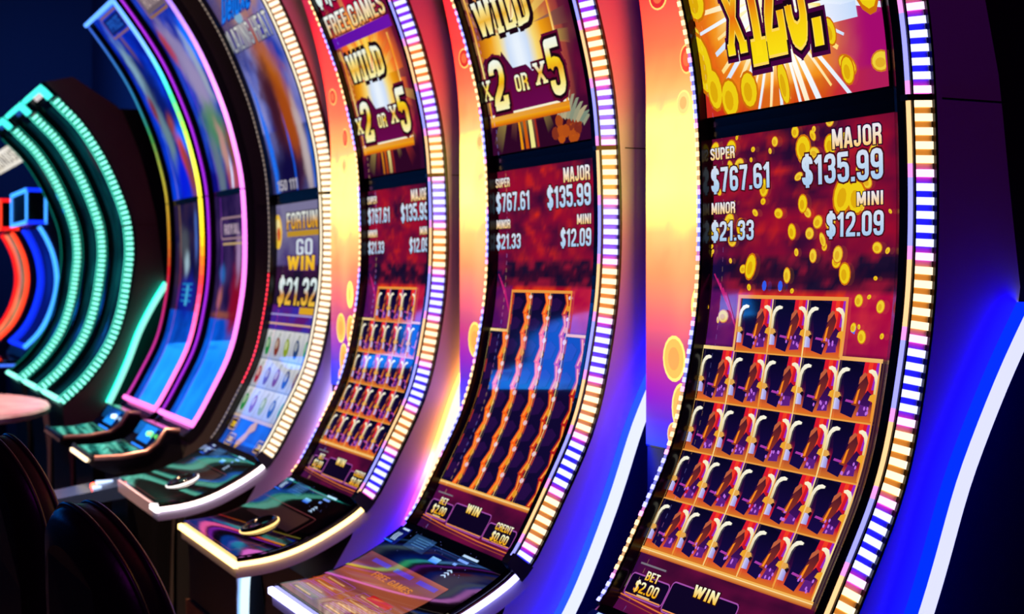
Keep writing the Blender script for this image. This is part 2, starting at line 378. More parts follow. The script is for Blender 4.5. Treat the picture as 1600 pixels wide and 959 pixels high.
def bull_cell(a, x, y, w, h, seed):
    q = random.Random(seed); X = lambda t: x + w * t; Y = lambda t: y + h * t
    P = lambda pts, col, L=3: a.poly([(X(p), Y(t)) for p, t in pts], col, L)
    P([(0, 0), (1, 0), (1, 1), (0, 1)], lambda px, py: ramp([(0, rgb(215, 120, 35)), (.10, rgb(225, 90, 40)), (.2, rgb(200, 20, 45)), (.34, rgb(60, 8, 60)), (.6, rgb(22, 8, 50)), (1, rgb(14, 8, 50))], (py - y) / h), 2)
    P([(.56, .34), (.90, .34), (.98, 1), (.62, 1)], lambda px, py: mix(rgb(150, 10, 45), rgb(225, 25, 45), (py - y) / h))
    P([(.68, .5), (.78, .5), (.83, 1), (.73, 1)], rgb(240, 60, 35), 4)
    P([(.86, .55), (.97, .55), (1, 1), (.92, 1)], rgb(150, 40, 190), 4)
    P([(0, .17), (.15, .17), (.13, .38), (0, .42)], lambda px, py: mix(rgb(205, 205, 245), rgb(120, 100, 210), (px - x) / w * 5), 4)
    P([(.2, .12), (.5, .06), (.58, .3), (.5, .6), (.62, .93), (.3, 1), (.05, .98), (.16, .7), (.22, .45)], lambda px, py: mix(rgb(24, 10, 70), rgb(6, 4, 30), (py - y) / h), 5)
    P([(.44, .28), (.58, .26), (.72, .44), (.78, .66), (.70, .8), (.60, .72), (.52, .5)], lambda px, py: mix(rgb(170, 60, 30), rgb(55, 14, 40), (py - y) / h * 1.2), 6)
    P([(.55, .62), (.66, .72), (.73, .8), (.66, .83), (.56, .74)], rgb(190, 95, 60), 7)
    P([(.5, .3), (.56, .3), (.60, .56), (.55, .52)], rgb(250, 140, 30), 7)
    P([(.62, .30), (.86, .22), (.92, .46), (.78, .54)], lambda px, py: mix(rgb(70, 20, 110), rgb(40, 8, 45), (py - y) / h * 1.5), 6)
    P([(.6, .1), (.86, .12), (.84, .3), (.66, .3)], rgb(92, 30, 125), 6)
    for k in range(6):
        a.disc(X(.46 + .4 * q.random()), Y(.12 + .22 * q.random()), w * .025, h * .035, rgb(190, 110, 225), 7, 6)
    P([(.28, .32), (.48, .3), (.5, .34), (.3, .36)], rgb(170, 60, 165), 7)
    # horns
    P([(0, .36), (.07, .40), (.075, .55), (.075, .68), (.11, .765), (.19, .815), (.28, .83), (.29, .87), (.20, .89), (.10, .865), (.03, .79), (0, .70)], lambda px, py: mix(rgb(215, 190, 120), rgb(250, 246, 225), (py - y) / h * 2.2 - .9), 8)
    P([(1, .32), (.94, .38), (.935, .55), (.935, .68), (.90, .765), (.83, .815), (.76, .83), (.75, .87), (.83, .89), (.92, .865), (.98, .79), (1, .70)], lambda px, py: mix(rgb(225, 185, 90), rgb(248, 240, 205), (py - y) / h * 2.2 - .9), 8)
    P([(0, .36), (.10, .36), (.17, .40), (.12, .46), (.05, .47), (0, .46)], rgb(225, 165, 80), 9)
    P([(.09, .36), (.17, .31), (.20, .37), (.14, .41)], rgb(25, 8, 30), 9)
    P([(1, .30), (.93, .36), (.84, .38), (.87, .46), (.95, .49), (1, .48)], rgb(238, 165, 45), 9)
    P([(.96, .04), (1, .04), (1, .34), (.945, .34)], rgb(240, 150, 45), 8)

def reels_block(a, kind, seed):
    y0, hh, cw, xo = -.915, .1126, .1164, .012
    n0 = len(a.p)
    cells = [(c * cw, y0 + r * hh) for r in range(4) for c in range(5)] + [(cw + c * cw, y0 + 4 * hh) for c in range(3)]
    if kind == 'spin':
        cols = [(c * cw, y0, y0 + 4 * hh + (hh if 1 <= c <= 3 else 0)) for c in range(5)]
        for ci, (cx, ya, yb) in enumerate([(c * cw, y0, y0 + 4 * hh) for c in range(5)] + [(cw + c * cw, y0 + 4 * hh, y0 + 5 * hh) for c in range(3)]):
            a.rect(cx, ya, cx + cw, yb, rgb(16, 8, 48), 2)
            n = 6 if ci < 5 else 2
            for k in range(n):
                yy = ya + (yb - ya) * k / n; h2 = (yb - ya) / n
                q = lambda pts: [(cx + cw * p, yy + h2 * t) for p, t in pts]
                a.poly(q([(.62, 0), (.86, 0), (1, .5), (.92, 1), (.66, 1), (.78, .55)]), lambda px, py: mix(rgb(250, 95, 20), rgb(175, 25, 25), (px - cx) / cw), 4)
                a.poly(q([(.70, .05), (.78, .05), (.9, .5), (.82, .95), (.74, .95), (.84, .5)]), rgb(255, 150, 60), 5)
                a.poly(q([(.05, .1), (.45, .2), (.6, .6), (.3, .8), (.05, .7)]), rgb(36, 12, 66), 3)
                a.disc(cx + cw * .97, yy + h2 * .8, cw * .09, h2 * .1, rgb(220, 205, 230), 7, 6)
                a.disc(cx + cw * .93, yy + h2 * .3, cw * .1, h2 * .14, rgb(225, 150, 30), 7, 7)
                a.poly(q([(0, .4), (.07, .4), (.07, .9), (0, .9)]), rgb(160, 40, 40), 4)
    else:
        for i, (cx, cy) in enumerate(cells): bull_cell(a, cx, cy, cw, hh, seed + i)
    gold = lambda x, y: mix(rgb(235, 150, 60), rgb(250, 225, 150), .5 + .5 * math.sin(x * 19 + y * 11))
    thin = rgb(235, 160, 70)
    for c in range(1, 5):
        top = y0 + 4 * hh
        a.rect(c * cw - .0018, y0, c * cw + .0018, top, gold, 11)
    for c in range(1, 3):
        a.rect(cw + c * cw - .0018, y0 + 4 * hh, cw + c * cw + .0018, y0 + 5 * hh, gold, 11)
    if kind != 'spin':
        for r in range(1, 4): a.rect(0, y0 + r * hh - .0016, 5 * cw, y0 + r * hh + .0016, thin, 11)
    yt, ym, xe, xr = y0 + 5 * hh, y0 + 4 * hh, 5 * cw, cw + 3 * cw
    if kind != 'spin': a.rect(cw, ym - .0015, xr, ym + .0015, thin, 11)
    t = .0075
    for (x0_, y0_, x1_, y1_) in ((cw - t, yt, xr + t, yt + t), (cw - t, ym, cw, yt), (xr, ym, xr + t, yt), (-t, ym, cw, ym + t), (xr, ym, xe + t, ym + t), (xe, y0, xe + t * .6, ym), (-t * .6, y0, 0, ym)):
        a.rect(x0_, y0_, x1_, y1_, gold, 12)
    a.rect(-t, y0 - .014, xe + t, y0, lambda x, y: mix(rgb(250, 190, 90), rgb(190, 85, 30), (y0 - y) / .014), 12)
    a.rect(-t, y0 - .006, xe + t, y0 - .004, rgb(255, 225, 160), 13)
    for k in range(n0, len(a.p)):
        pts, col, L = a.p[k]
        a.p[k] = ([(x + xo, y) for x, y in pts], (lambda x, y, f=col: f(x - xo, y)) if callable(col) else col, L)

def meters(a):
    for (x0, x1, y0, y1) in ((.018, .168, -1.024, -.974), (.172, .405, -1.030, -.964), (.410, .575, -1.030, -.982)):
        a.rect(x0, y0, x1, y1, rgb(14, 4, 34), 4)
        a.rframe(x0, y0, x1, y1, .010, .003, rgb(165, 80, 170), 5)
        a.stroke([(x0 + .006, y0 + .004), (x1 - .006, y0 + .004)], .003, rgb(240, 150, 90), 6, n=0)
    a.stroke([(-.0, -1.026), (.17, -1.034), (.40, -1.04), (.60, -1.04)], .003, rgb(225, 120, 50), 6, n=0)
    a.stroke([(-.0, -1.035), (.17, -1.043), (.40, -1.049), (.60, -1.049)], .002, rgb(160, 70, 40), 6, n=0)
    for txt, x0, x1, y0, y1 in (('BET', .072, .122, -.982, -.962), ('$2.00', .048, .14, -1.012, -.987), ('WIN', .25, .335, -.981, -.955), ('CREDIT', .455, .55, -.994, -.974), ('$0.00', .455, .55, -1.024, -.999)):
        a.text(txt, x0, y0, x1, y1, goldtext(y0, y1), 9, out=True, ocol=rgb(40, 10, 10))
    a.rect(.07, -1.0185, .12, -1.0155, rgb(220, 200, 150), 8)
    a.rect(.03, -.952, .13, -.948, rgb(120, 115, 125), 4)
    a.disc(.004, -.995, .013, .018, rgb(120, 100, 100), 3)
    a.rect(.578, -1.02, .59, -.99, rgb(150, 120, 90), 4)

def jackpots(a):
    for txt, x0, x1, y0, y1, st in (('SUPER', .0, .102, -.052, -.026, 1), ('$767.61', .0, .226, -.122, -.069, 0), ('MAJOR', .435, .578, -.060, -.021, 1), ('$135.99', .338, .58, -.125, -.067, 0),
                                    ('MINOR', .0, .10, -.170, -.145, 1), ('$21.33', .0, .168, -.229, -.186, 0), ('MINI', .505, .58, -.172, -.146, 1), ('$12.09', .414, .581, -.229, -.182, 0)):
        x0 = x0 + .014 if x0 < .3 else x0; x1 = x1 + .004 if x0 < .3 else x1
        a.text(txt, x0, y0, x1, y1, (lambda x, y, p=y0, q=y1: ramp([(0, rgb(255, 205, 110)), (.5, rgb(245, 225, 200)), (1, rgb(230, 232, 245))], (y - p) / (q - p))) if st else ICE(y0, y1), 26, out=True, ocol=rgb(30, 5, 40) if st else rgb(70, 12, 20), ow=.06, t=.165)

def reel_screen(kind, seed, coins):
    a = Art(); q = random.Random(seed)
    def sky(x, y):
        n = fbm(x * 5, y * 12, seed); n2 = fbm(x * 16, y * 26, seed + 3)
        if y > -.26:
            c = mix(rgb(58, 10, 55), rgb(150, 12, 45), .55 + .9 * n)
            c = mix(c, rgb(215, 40, 25), max(0, n2 * 1.1) * math.exp(-((x - .3) / .2) ** 2))
            c = mix(c, rgb(20, 10, 40), max(0, -n * .9) + .35 * max(0, (y + .05) * 10))
        elif y > -.34:
            c = mix(rgb(28, 14, 44), rgb(140, 20, 50), .35 + n2 * 1.4)
            ridge = -.285 + .03 * fbm(x * 7, 1, seed)
            c = mix(c, rgb(20, 10, 40), .8 if y < ridge and y > ridge - .03 else 0)
        elif y > -.46:
            c = mix(rgb(175, 10, 35), rgb(235, 60, 20), .45 + 1.2 * n2)
            c = mix(c, rgb(45, 8, 75), max(0, (-.38 - y) * 8))
            if x < .11: c = mix(c, rgb(70, 16, 110), .75)
            elif x > .47: c = mix(c, rgb(170, 10, 75), .6)
        elif y > -.93: c = rgb(40, 8, 40)
        else: c = mix(rgb(60, 8, 45), rgb(105, 12, 60), .5 + n * 1.2)
        if y < -.44 and y > -.93: return c
        edge = max(0.0, 1 - x / .10) if y < -.24 else 0
        return mix(c, rgb(30, 14, 80), .55 * edge)
    if coins:
        for k in range(84):
            x, y = -.0 + .6 * q.random(), -.42 + .42 * q.random()
            r = .005 + .013 * q.random() ** 2
            if .1 < x < .48 and y < -.335: continue
            coin(a, x, y, r * (.7 + .5 * q.random()), r * (1 + .4 * q.random()), q.random() * 3, 12 + 3 * (k % 3), .1 * q.random())
        for x, y, rx, ry, rot in ((.34, -.05, .026, .028, 0), (.335, -.16, .016, .020, 0), (.30, -.215, .014, .018, .3), (.47, -.30, .018, .023, .2), (.16, -.285, .020, .03, -.3), (.46, -.15, .03, .04, -.4), (.12, -.20, .016, .02, 0), (.425, -.05, .02, .022, 0), (.50, -.155, .03, .035, 0), (.09, -.03, .02, .018, .5)):
            coin(a, x, y, rx, ry, rot, 16)
        a.poly([(.505, -.395), (.515, -.40), (.512, -.415), (.5, -.41)], rgb(90, 110, 240), 12)
        for x in (.215, .27): a.disc(x, -.325, .008, .011, rgb(50, 90, 235), 22, 8)
    for k in range(5):
        a.stroke([(.02 + .012 * k, -.30 - .01 * k), (.08 + .01 * k, -.37 - .012 * k)], .0035, rgb(190, 30, 110), 3, n=0)
    jackpots(a); reels_block(a, kind, seed); meters(a)
    return a, sky

def burst_screen(seed):
    """yellow coin burst with the big multiplier"""
    a = Art(); q = random.Random(seed); cx, cy = .285, .27
    def bg(x, y):
        d = math.hypot((x - cx) / 1.1, y - cy); n = fbm(x * 9, y * 9, 5)
        c = ramp([(0, rgb(255, 255, 235)), (.12, rgb(255, 236, 140)), (.19, rgb(245, 150, 30)), (.27, rgb(215, 55, 15)), (.42, rgb(175, 15, 60))], d + n * .05)
        if x > .42 and y < .22: c = mix(c, rgb(165, 10, 110), min(1, (x - .42) * 7))
        if y < .09: c = mix(c, rgb(190, 45, 20), .4)
        return c
    for k in range(46):
        an = 2 * math.pi * (k + .5 * q.random()) / 46; r1 = .19 + .17 * q.random(); w = .028 + .035 * q.random()
        c0, c1 = rgb(255, 255, 250), (rgb(255, 220, 120) if k % 2 else rgb(205, 225, 250))
        f = lambda x, y, r1=r1, c0=c0, c1=c1: mix(c0, c1, (math.hypot(x - cx, y - cy) / r1 - .5) * 2)
        a.poly([(cx + .06 * math.cos(an - w * 2), cy + .08 * math.sin(an - w * 2)), (cx + .06 * math.cos(an + w * 2), cy + .08 * math.sin(an + w * 2)),
                (cx + r1 * math.cos(an + w * .35), cy + r1 * math.sin(an + w * .35)), (cx + r1 * math.cos(an - w * .35), cy + r1 * math.sin(an - w * .35))], f, 3)
    a.rect(.44, .18, .54, .33, lambda x, y: mix(rgb(235, 240, 255), rgb(190, 215, 250), (x - .44) * 9), 3)
    for k in range(52):
        x, y = -.005 + .6 * q.random(), .045 + .6 * q.random()
        if .07 < x < .53 and .11 < y < .48: continue
        if .12 < x < .46 and q.random() < .6: continue
        r = .010 + .018 * q.random()
        coin(a, x, y, r * (.75 + .4 * q.random()), r * (1 + .5 * q.random()), q.random() * 2, 5 + 3 * (k % 3), .15 * q.random())
    for x, y, rx, ry in ((.02, .16, .035, .075), (.055, .10, .03, .05), (.11, .075, .035, .045), (.18, .085, .032, .042), (.30, .085, .018, .05), (.572, .26, .04, .085), (.56, .36, .045, .05), (.50, .085, .02, .03), (.03, .3, .04, .05), (.46, .165, .018, .03)):
        coin(a, x, y, rx, ry, .2, 14)
    big = [('x', .13, .19, .165, .315), ('1', .196, .252, .138, .47), ('2', .262, .328, .142, .47), ('5', .338, .402, .143, .47), ('!', .412, .445, .142, .47)]
    for ch, x0, x1, y0, y1 in big:
        for L, ow, oc in ((20, .30, rgb(70, 5, 60)), (22, .17, rgb(25, 6, 22))):
            for st in list(GLYPH[ch][1]) + SLAB.get(ch, []):
                sx = (x1 - x0) / GLYPH[ch][0]
                tt = (.13 if ch != '!' else .2)
                a.stroke(st, tt + ow * (.8 if ch == 'x' else .5), oc, L, cap=ow * .2, n=10, sx=sx, sy=y1 - y0, ox=x0, oy=y0)
        a.text(ch, x0, y0, x1, y1, rgb(255, 215, 90), 24, slab=True, t=.175)
        a.text(ch, x0, y0, x1, y1, lambda x, y, p=y0, r=y1: ramp([(0, rgb(250, 225, 20)), (.18, rgb(248, 205, 15)), (.40, rgb(228, 95, 15)), (.58, rgb(232, 115, 15)), (.85, rgb(245, 200, 30)), (1, rgb(245, 225, 40))], (y - p) / (r - p)), 25, slab=True, t=.14)
    return a, bg

def wild_screen(seed, vivid):
    """plate with WILD x2 OR x5 over a burst, free games heading above"""
    a = Art(); q = random.Random(seed); cx, cy = .25, .36
    def bg(x, y):
        n = fbm(x * 7, y * 7, seed); d = math.hypot(x - cx, (y - cy) * .9)
        dark = mix(rgb(70, 8, 45), rgb(150, 20, 60), .4 + n)
        if y > .62: return mix(rgb(140, 8, 50), rgb(205, 15, 60), .5 + n)
        c = ramp([(0, rgb(255, 245, 200)), (.13, rgb(250, 205, 70)), (.22, rgb(240, 110, 40) if vivid else rgb(190, 90, 60)), (.34, dark)], d + n * .06)
        if y < .16: c = mix(c, rgb(45, 6, 35), min(1, (.20 - y) * 12))
        if x < .06 or x > .54: c = mix(c, rgb(60, 8, 50), .6)
        return c
    for k in range(26):
        an = 2 * math.pi * (k + .4 * q.random()) / 26; w = .05 + .03 * q.random(); r1 = .24 + .14 * q.random()
        col = rgb(255, 225, 110) if k % 2 else (rgb(235, 70, 40) if vivid else rgb(190, 120, 80))
        f = lambda x, y, col=col, r1=r1: mix(col, bg(x, y), math.hypot(x - cx, y - cy) / r1)
        a.poly([(cx + .05 * math.cos(an - w), cy + .05 * math.sin(an - w)), (cx + .05 * math.cos(an + w), cy + .05 * math.sin(an + w)),
                (cx + r1 * math.cos(an + w), cy + r1 * math.sin(an + w)), (cx + r1 * math.cos(an - w), cy + r1 * math.sin(an - w))], f, 2)
    for x, w, col in ((.20, .016, rgb(235, 150, 20)), (.23, .02, rgb(205, 90, 15)), (.262, .026, rgb(240, 230, 140)), (.30, .012, rgb(160, 40, 30))):
        a.poly([(x, .045), (x + w, .045), (x + w - .012, .125), (x - .008, .125)], lambda px, py, col=col: mix(rgb(120, 20, 20), col, .35 + (py - .045) * 8 if vivid else 1), 3)
    if not vivid:
        for k in range(14):
            a.disc(.40 + .14 * q.random(), .055 + .05 * q.random(), .022, .018, mix(rgb(190, 85, 20), rgb(120, 40, 30), q.random()), 3, 9)
        for k in range(9):
            a.poly([(.46 + .02 * k, .2 - .012 * k), (.475 + .02 * k, .2 - .012 * k), (.44 + .016 * k, .11 - .004 * k), (.425 + .016 * k, .11)], mix(rgb(60, 120, 115), rgb(190, 170, 130), q.random()), 3)
    # the plate
    gold = lambda x, y: mix(rgb(240, 150, 25), rgb(255, 225, 130), .5 + .5 * math.sin(x * 40 + y * 23))
    a.poly([(.03, .15), (.497, .15), (.497, .262), (.44, .29), (.42, .262), (.33, .25), (.30, .272), (.22, .272), (.17, .325), (.15, .30), (.06, .32), (.03, .30)], lambda x, y: mix(rgb(105, 8, 75), rgb(60, 6, 40), (y - .15) * 5), 5)
    for k in range(20):
        xa, xb = .03 + .467 * k / 20, .03 + .467 * (k + 1) / 20
        a.rect(xa, .24, xb, .372, lambda x, y: ramp([(0, rgb(240, 248, 255)), (.06, rgb(205, 222, 248)), (.10, rgb(250, 222, 120)), (.16, rgb(240, 160, 20)), (.25, rgb(170, 75, 20))], abs(x - .275) + .25 * max(0, y - .33)), 4)
    a.rect(.022, .122, .505, .137, lambda x, y: mix(rgb(205, 90, 10), rgb(245, 170, 20), (y - .122) * 60), 6)
    a.rect(.022, .137, .505, .150, lambda x, y: mix(rgb(250, 215, 110), rgb(225, 140, 30), .5 + .5 * math.sin(x * 700)), 6)
    a.rect(.022, .150, .505, .156, rgb(250, 240, 210), 6)
    for x in (.026, .490): a.rect(x, .15, x + .010, .50, gold, 6)
    a.text('WILD', .06, .368, .40, .482, rgb(28, 6, 18), 8, t=.30, slab=True)
    a.text('WILD', .068, .375, .392, .476, plateletter(.375, .476), 10, t=.155, slab=True, gap=.12)
    for ch, x0, x1, y0, y1, t in (('x', -.002, .058, .200, .258, .13), ('2', .068, .158, .166, .308, .17), ('x', .345, .405, .208, .268, .13), ('5', .425, .505, .168, .318, .17), ('O', .218, .252, .204, .252, .15), ('R', .26, .296, .204, .252, .15)):
        sx = (x1 - x0) / GLYPH[ch][0]
        for st in list(GLYPH[ch][1]) + SLAB.get(ch, []):
            a.stroke(st, t + .22, rgb(95, 8, 45), 8, cap=.1, n=10, sx=sx, sy=y1 - y0, ox=x0, oy=y0)
            a.stroke(st, t + .12, rgb(30, 6, 20), 9, cap=.05, n=10, sx=sx, sy=y1 - y0, ox=x0, oy=y0)
        a.text(ch, x0, y0, x1, y1, plateletter(y0, y1), 12, slab=True, t=t)
    # headings
    a.rect(-.0, .512, .56, .55, lambda x, y: mix(rgb(70, 10, 160), rgb(110, 20, 170), .5 + .5 * math.sin(x * 60)), 5)
    for txt, x0, x1 in (('FREE', -.0, .215), ('GAMES', .245, .555)):
        a.text(txt, x0, .556, x1, .632, lambda x, y: ramp([(0, rgb(235, 120, 30)), (.12, rgb(250, 235, 170)), (.45, rgb(225, 150, 30)), (.65, rgb(245, 240, 220)), (1, rgb(245, 250, 245))], (y - .556) / .076), 9, out=True, ocol=rgb(40, 5, 40), ow=.06)
    a.text('$1,000,000', .0, .668, .56, .79, rgb(225, 240, 235), 9, out=True, ocol=rgb(60, 5, 40))
    return a, bg

def fruit_screen_low():
    a = Art()
    def bg(x, y):
        n = fbm(x * 6, y * 9, 2)
        if y > -.27: c = mix(rgb(120, 115, 150), rgb(60, 40, 110), min(1, max(0, (-.02 - y) * 3) + n * .5))
        elif y > -.43: c = mix(rgb(26, 16, 45), rgb(58, 20, 60), .4 + n)
        elif y > -.54: c = mix(rgb(90, 20, 110), rgb(50, 40, 160), .5 + n * 1.3)
        elif y > -.92: c = rgb(120, 130, 150)
        else: c = mix(rgb(10, 80, 190), rgb(20, 40, 110), .4 + n)
        return mix(c, rgb(10, 50, 120), min(1, max(0, x - .5) * 8)) if y > -.25 else c
    a.disc(-.04, -.12, .055, .075, rgb(235, 190, 60), 3); a.disc(-.04, -.11, .035, .045, rgb(240, 220, 150), 4); a.disc(-.03, -.13, .025, .03, rgb(200, 80, 40), 5)
    a.text('FORTUNE', .09, -.115, .57, -.045, lambda x, y: ramp([(0, rgb(225, 165, 30)), (.45, rgb(215, 150, 30)), (.6, rgb(205, 205, 190)), (1, rgb(225, 230, 225))], (y + .115) / .07), 5, out=True, ocol=rgb(60, 50, 70))
    a.rect(.09, -.145, .56, -.122, rgb(185, 140, 40), 4)
    a.text('GO', .22, -.225, .44, -.155, rgb(205, 215, 225), 5, out=True, ocol=rgb(80, 60, 120))
    a.text('WIN', .10, -.285, .47, -.225, lambda x, y: mix(rgb(230, 170, 20), rgb(250, 205, 60), (y + .285) * 14), 6, out=True, ocol=rgb(70, 30, 90))
    a.text('$21.32', .0, -.43, .52, -.315, lambda x, y: ramp([(0, rgb(240, 195, 60)), (.4, rgb(200, 130, 60)), (.6, rgb(205, 225, 225)), (1, rgb(225, 235, 235))], (y + .43) / .115), 6, out=True, ocol=rgb(10, 6, 20), ow=.05)
    a.rect(.33, -.465, .56, -.437, rgb(215, 160, 30), 5)
    a.rect(-.1, -.475, .6, -.468, rgb(160, 150, 210), 5)
    a.rect(-.1, -.515, .6, -.507, rgb(215, 170, 140), 5)
    q = random.Random(3); cols = [rgb(20, 130, 60), rgb(110, 20, 30), rgb(15, 150, 80), rgb(120, 45, 20), rgb(30, 50, 120), rgb(160, 30, 60), rgb(130, 150, 20), rgb(120, 50, 20), rgb(90, 40, 50), rgb(30, 60, 110)]
    for r in range(3):
        for c in range(5):
            x0, y0 = -.08 + c * .135, -.92 + r * .128
            a.rect(x0 + .003, y0 + .003, x0 + .132, y0 + .125, lambda x, y, y0=y0: mix(rgb(160, 165, 180), rgb(205, 205, 205), (y - y0) * 8), 3)
            col = cols[(r * 5 + c * 3) % 10]
            a.disc(x0 + .066, y0 + .055, .034, .042, col, 5, 14, .5); a.disc(x0 + .058, y0 + .066, .016, .02, mix(col, (1, 1, .8), .35), 6, 10)
            a.stroke([(x0 + .066, y0 + .095), (x0 + .08, y0 + .115)], .008, rgb(70, 90, 40), 5)
    a.rect(-.1, -.935, .62, -.92, rgb(190, 165, 150), 6)
    for x, y in ((-.05, -.965), (.02, -1.03), (.44, -1.02)):
        a.rframe(x, y - .028, x + .10, y + .022, .01, .005, rgb(190, 150, 90), 6); a.rect(x + .004, y - .024, x + .096, y + .018, rgb(60, 35, 30), 5); a.text('200', x + .02, y - .015, x + .08, y + .008, GOLD, 7)
    a.stroke([(.18, -1.05), (.24, -1.0), (.25, -.97), (.31, -.945)], .045, rgb(205, 150, 25), 5)
    return a, bg
def horse_screen():
    a = Art()
    bg = blobs(lambda x, y: mix(rgb(25, 60, 170), rgb(150, 150, 205), .5 + .8 * fbm(x * 4, y * 4, 9)) if y > .3 else mix(rgb(20, 20, 70), rgb(90, 90, 150), .5 + fbm(x * 5, y * 5)), [
        (.30, .45, .16, .35, .18, rgb(175, 90, 15), 1), (.20, .36, .12, .30, .15, rgb(60, 22, 40), 1), (.33, .30, .08, .22, .1, rgb(160, 70, 20), 1), (.20, .12, .26, .12, 0, rgb(15, 10, 60), 1),
        (.46, .2, .05, .22, .1, rgb(190, 175, 175), .9), (.55, .15, .05, .16, .1, rgb(20, 90, 200), .9), (.3, .88, .5, .12, .2, rgb(190, 130, 40), .8), (-.05, .8, .2, .25, 0, rgb(50, 50, 110), .8),
        (-.0, .22, .035, .3, .12, rgb(20, 110, 240), 1), (.28, .17, .012, .18, .1, rgb(20, 90, 225), 1)])  # narrow blue stripes are reflections painted into the picture
    a.text('Deluxe', -.04, .80, .40, .90, rgb(20, 120, 235), 6, out=True, ocol=rgb(15, 40, 130), sh=.2)
    a.text('BLAZING HEAT', -.1, .665, .53, .765, lambda x, y: mix(rgb(150, 155, 165), rgb(225, 225, 215), (y - .665) * 9), 6, out=True, ocol=rgb(50, 50, 90), t=.12, ow=.05)
    a.disc(.20, .79, .05, .03, rgb(130, 170, 200), 5)
    a.text('150 111', .02, .05, .3, .095, rgb(170, 165, 175), 6)
    return a, bg
def adventure_screen(up, v):
    a = Art(); q = random.Random(v)
    if up and v == 6:
        bg = blobs(lambda x, y: mix(rgb(8, 25, 130), rgb(10, 60, 190), .5 + fbm(x * 4, y * 4, 3)), [
            (.15, .75, .09, .30, .2, rgb(120, 150, 165), 1), (.12, .60, .06, .1, .2, rgb(120, 20, 35), 1), (.28, .95, .03, .12, .3, rgb(110, 80, 100), .9), (.30, .62, .16, .3, .15, rgb(12, 20, 75), .9), (.36, .50, .07, .07, 0, rgb(130, 60, 60), 1),
            (.20, .42, .08, .22, .15, rgb(95, 120, 130), 1), (.45, .40, .10, .1, 0, rgb(20, 110, 235), 1), (.42, .32, .07, .14, .3, rgb(180, 60, 25), 1), (.48, .22, .07, .16, .2, rgb(120, 60, 70), 1), (.56, .14, .04, .1, 0, rgb(150, 110, 60), 1), (.28, .2, .12, .14, .1, rgb(8, 30, 190), 1)])
        a.rframe(.13, 1.03, .55, 1.15, .015, .012, rgb(130, 95, 110), 6); a.rect(.145, 1.045, .535, 1.135, rgb(12, 30, 110), 5); a.text('PRIZE', .2, 1.06, .48, 1.12, rgb(30, 90, 190), 6)
    elif up:
        bg = blobs(lambda x, y: mix(rgb(15, 15, 110), rgb(30, 60, 170), .5 + fbm(x * 4, y * 4, 6)), [
            (.20, .80, .12, .22, .25, rgb(120, 110, 150), 1), (.30, .62, .14, .26, .15, rgb(135, 125, 160), 1), (.10, .84, .05, .1, .3, rgb(150, 60, 70), 1), (.50, .80, .14, .12, .3, rgb(20, 110, 240), 1), (.42, .70, .05, .2, .1, rgb(140, 150, 165), .9), (.30, .40, .20, .14, 0, rgb(70, 120, 80), .9), (.36, .27, .06, .16, .1, rgb(165, 125, 120), 1), (.50, .28, .07, .14, .1, rgb(120, 75, 55), 1), (.44, .15, .14, .07, 0, rgb(150, 70, 85), 1), (.2, .2, .08, .2, .1, rgb(95, 110, 120), .9), (.4, .17, .02, .1, -.2, rgb(190, 195, 225), 1)])
        a.rframe(.12, 1.0, .5, 1.15, .02, .015, rgb(140, 100, 80), 6); a.rect(.135, 1.015, .485, 1.135, rgb(105, 90, 100), 5); a.text('ROYAL', .17, 1.04, .45, 1.11, rgb(170, 150, 150), 6, out=True, ocol=rgb(70, 50, 60))
    elif v == 6:
        bg = blobs(lambda x, y: mix(rgb(18, 18, 60), rgb(50, 35, 60), .5 + fbm(x * 5, y * 5, 3)) if y > -.5 else mix(rgb(8, 60, 150), rgb(15, 85, 190), .5 + 1.1 * fbm(x * 6, y * 6, 4)), [  # blue lower part is a room reflection painted into the picture
            (.18, -.14, .12, .1, 0, rgb(75, 80, 85), .8), (.24, -.25, .06, .07, 0, rgb(150, 175, 185), .8), (.45, -.1, .03, .16, 0, rgb(70, 100, 170), .9), (.30, -.42, .22, .12, 0, rgb(15, 30, 140), .9)])
        for k in range(4): a.rect(.18, -.36 - .03 * k, .40, -.348 - .03 * k, rgb(30, 120, 190), 4)
        a.stroke([(.3, -.47), (.3, -.36)], .05, rgb(70, 170, 215), 5)
    else:
        bg = blobs(lambda x, y: mix(rgb(28, 18, 60), rgb(60, 40, 85), .5 + fbm(x * 5, y * 5, 8)) if y > -.52 else mix(rgb(8, 70, 165), rgb(15, 95, 205), .5 + 1.1 * fbm(x * 6, y * 6, 4)), [  # here too the blue at the bottom is a painted reflection
            (.45, -.42, .12, .2, .1, rgb(120, 10, 40), 1), (.44, -.22, .05, .12, 0, rgb(140, 115, 150), 1), (.15, -.3, .06, .05, 0, rgb(40, 90, 150), 1), (.14, -.42, .05, .06, 0, rgb(150, 90, 80), .9), (.2, -.5, .18, .02, 0, rgb(140, 80, 60), .8)])
        a.rframe(.12, -.13, .52, -.03, .02, .01, rgb(150, 120, 130), 5); a.text('ROYAL', .18, -.11, .46, -.06, rgb(170, 150, 165), 6)
        a.rect(.15, -.16, .5, -.15, rgb(190, 160, 110), 5)
    return a, (lambda x, y: tuple(1.5 * c ** 1.12 for c in bg(x, y)))
def teal_screen(v):
    a = Art()
    return a, blobs(lambda x, y: mix(rgb(2, 22, 34), rgb(4, 52, 60), .5 + fbm(x * 4, y * 4, v * 3)), [
        (.3 + .1 * math.sin(v), .5, .1, .12, 0, rgb(60, 55, 60), .7), (.4, .1, .1, .06, 0, rgb(20, 90, 95), .7), (.3, -.3, .18, .1, 0, rgb(10, 80, 85), .6), (.45, -.62, .06, .03, 0, rgb(190, 120, 40), .9), (.3, -.75, .2, .1, 0, rgb(10, 50, 110), .7)])

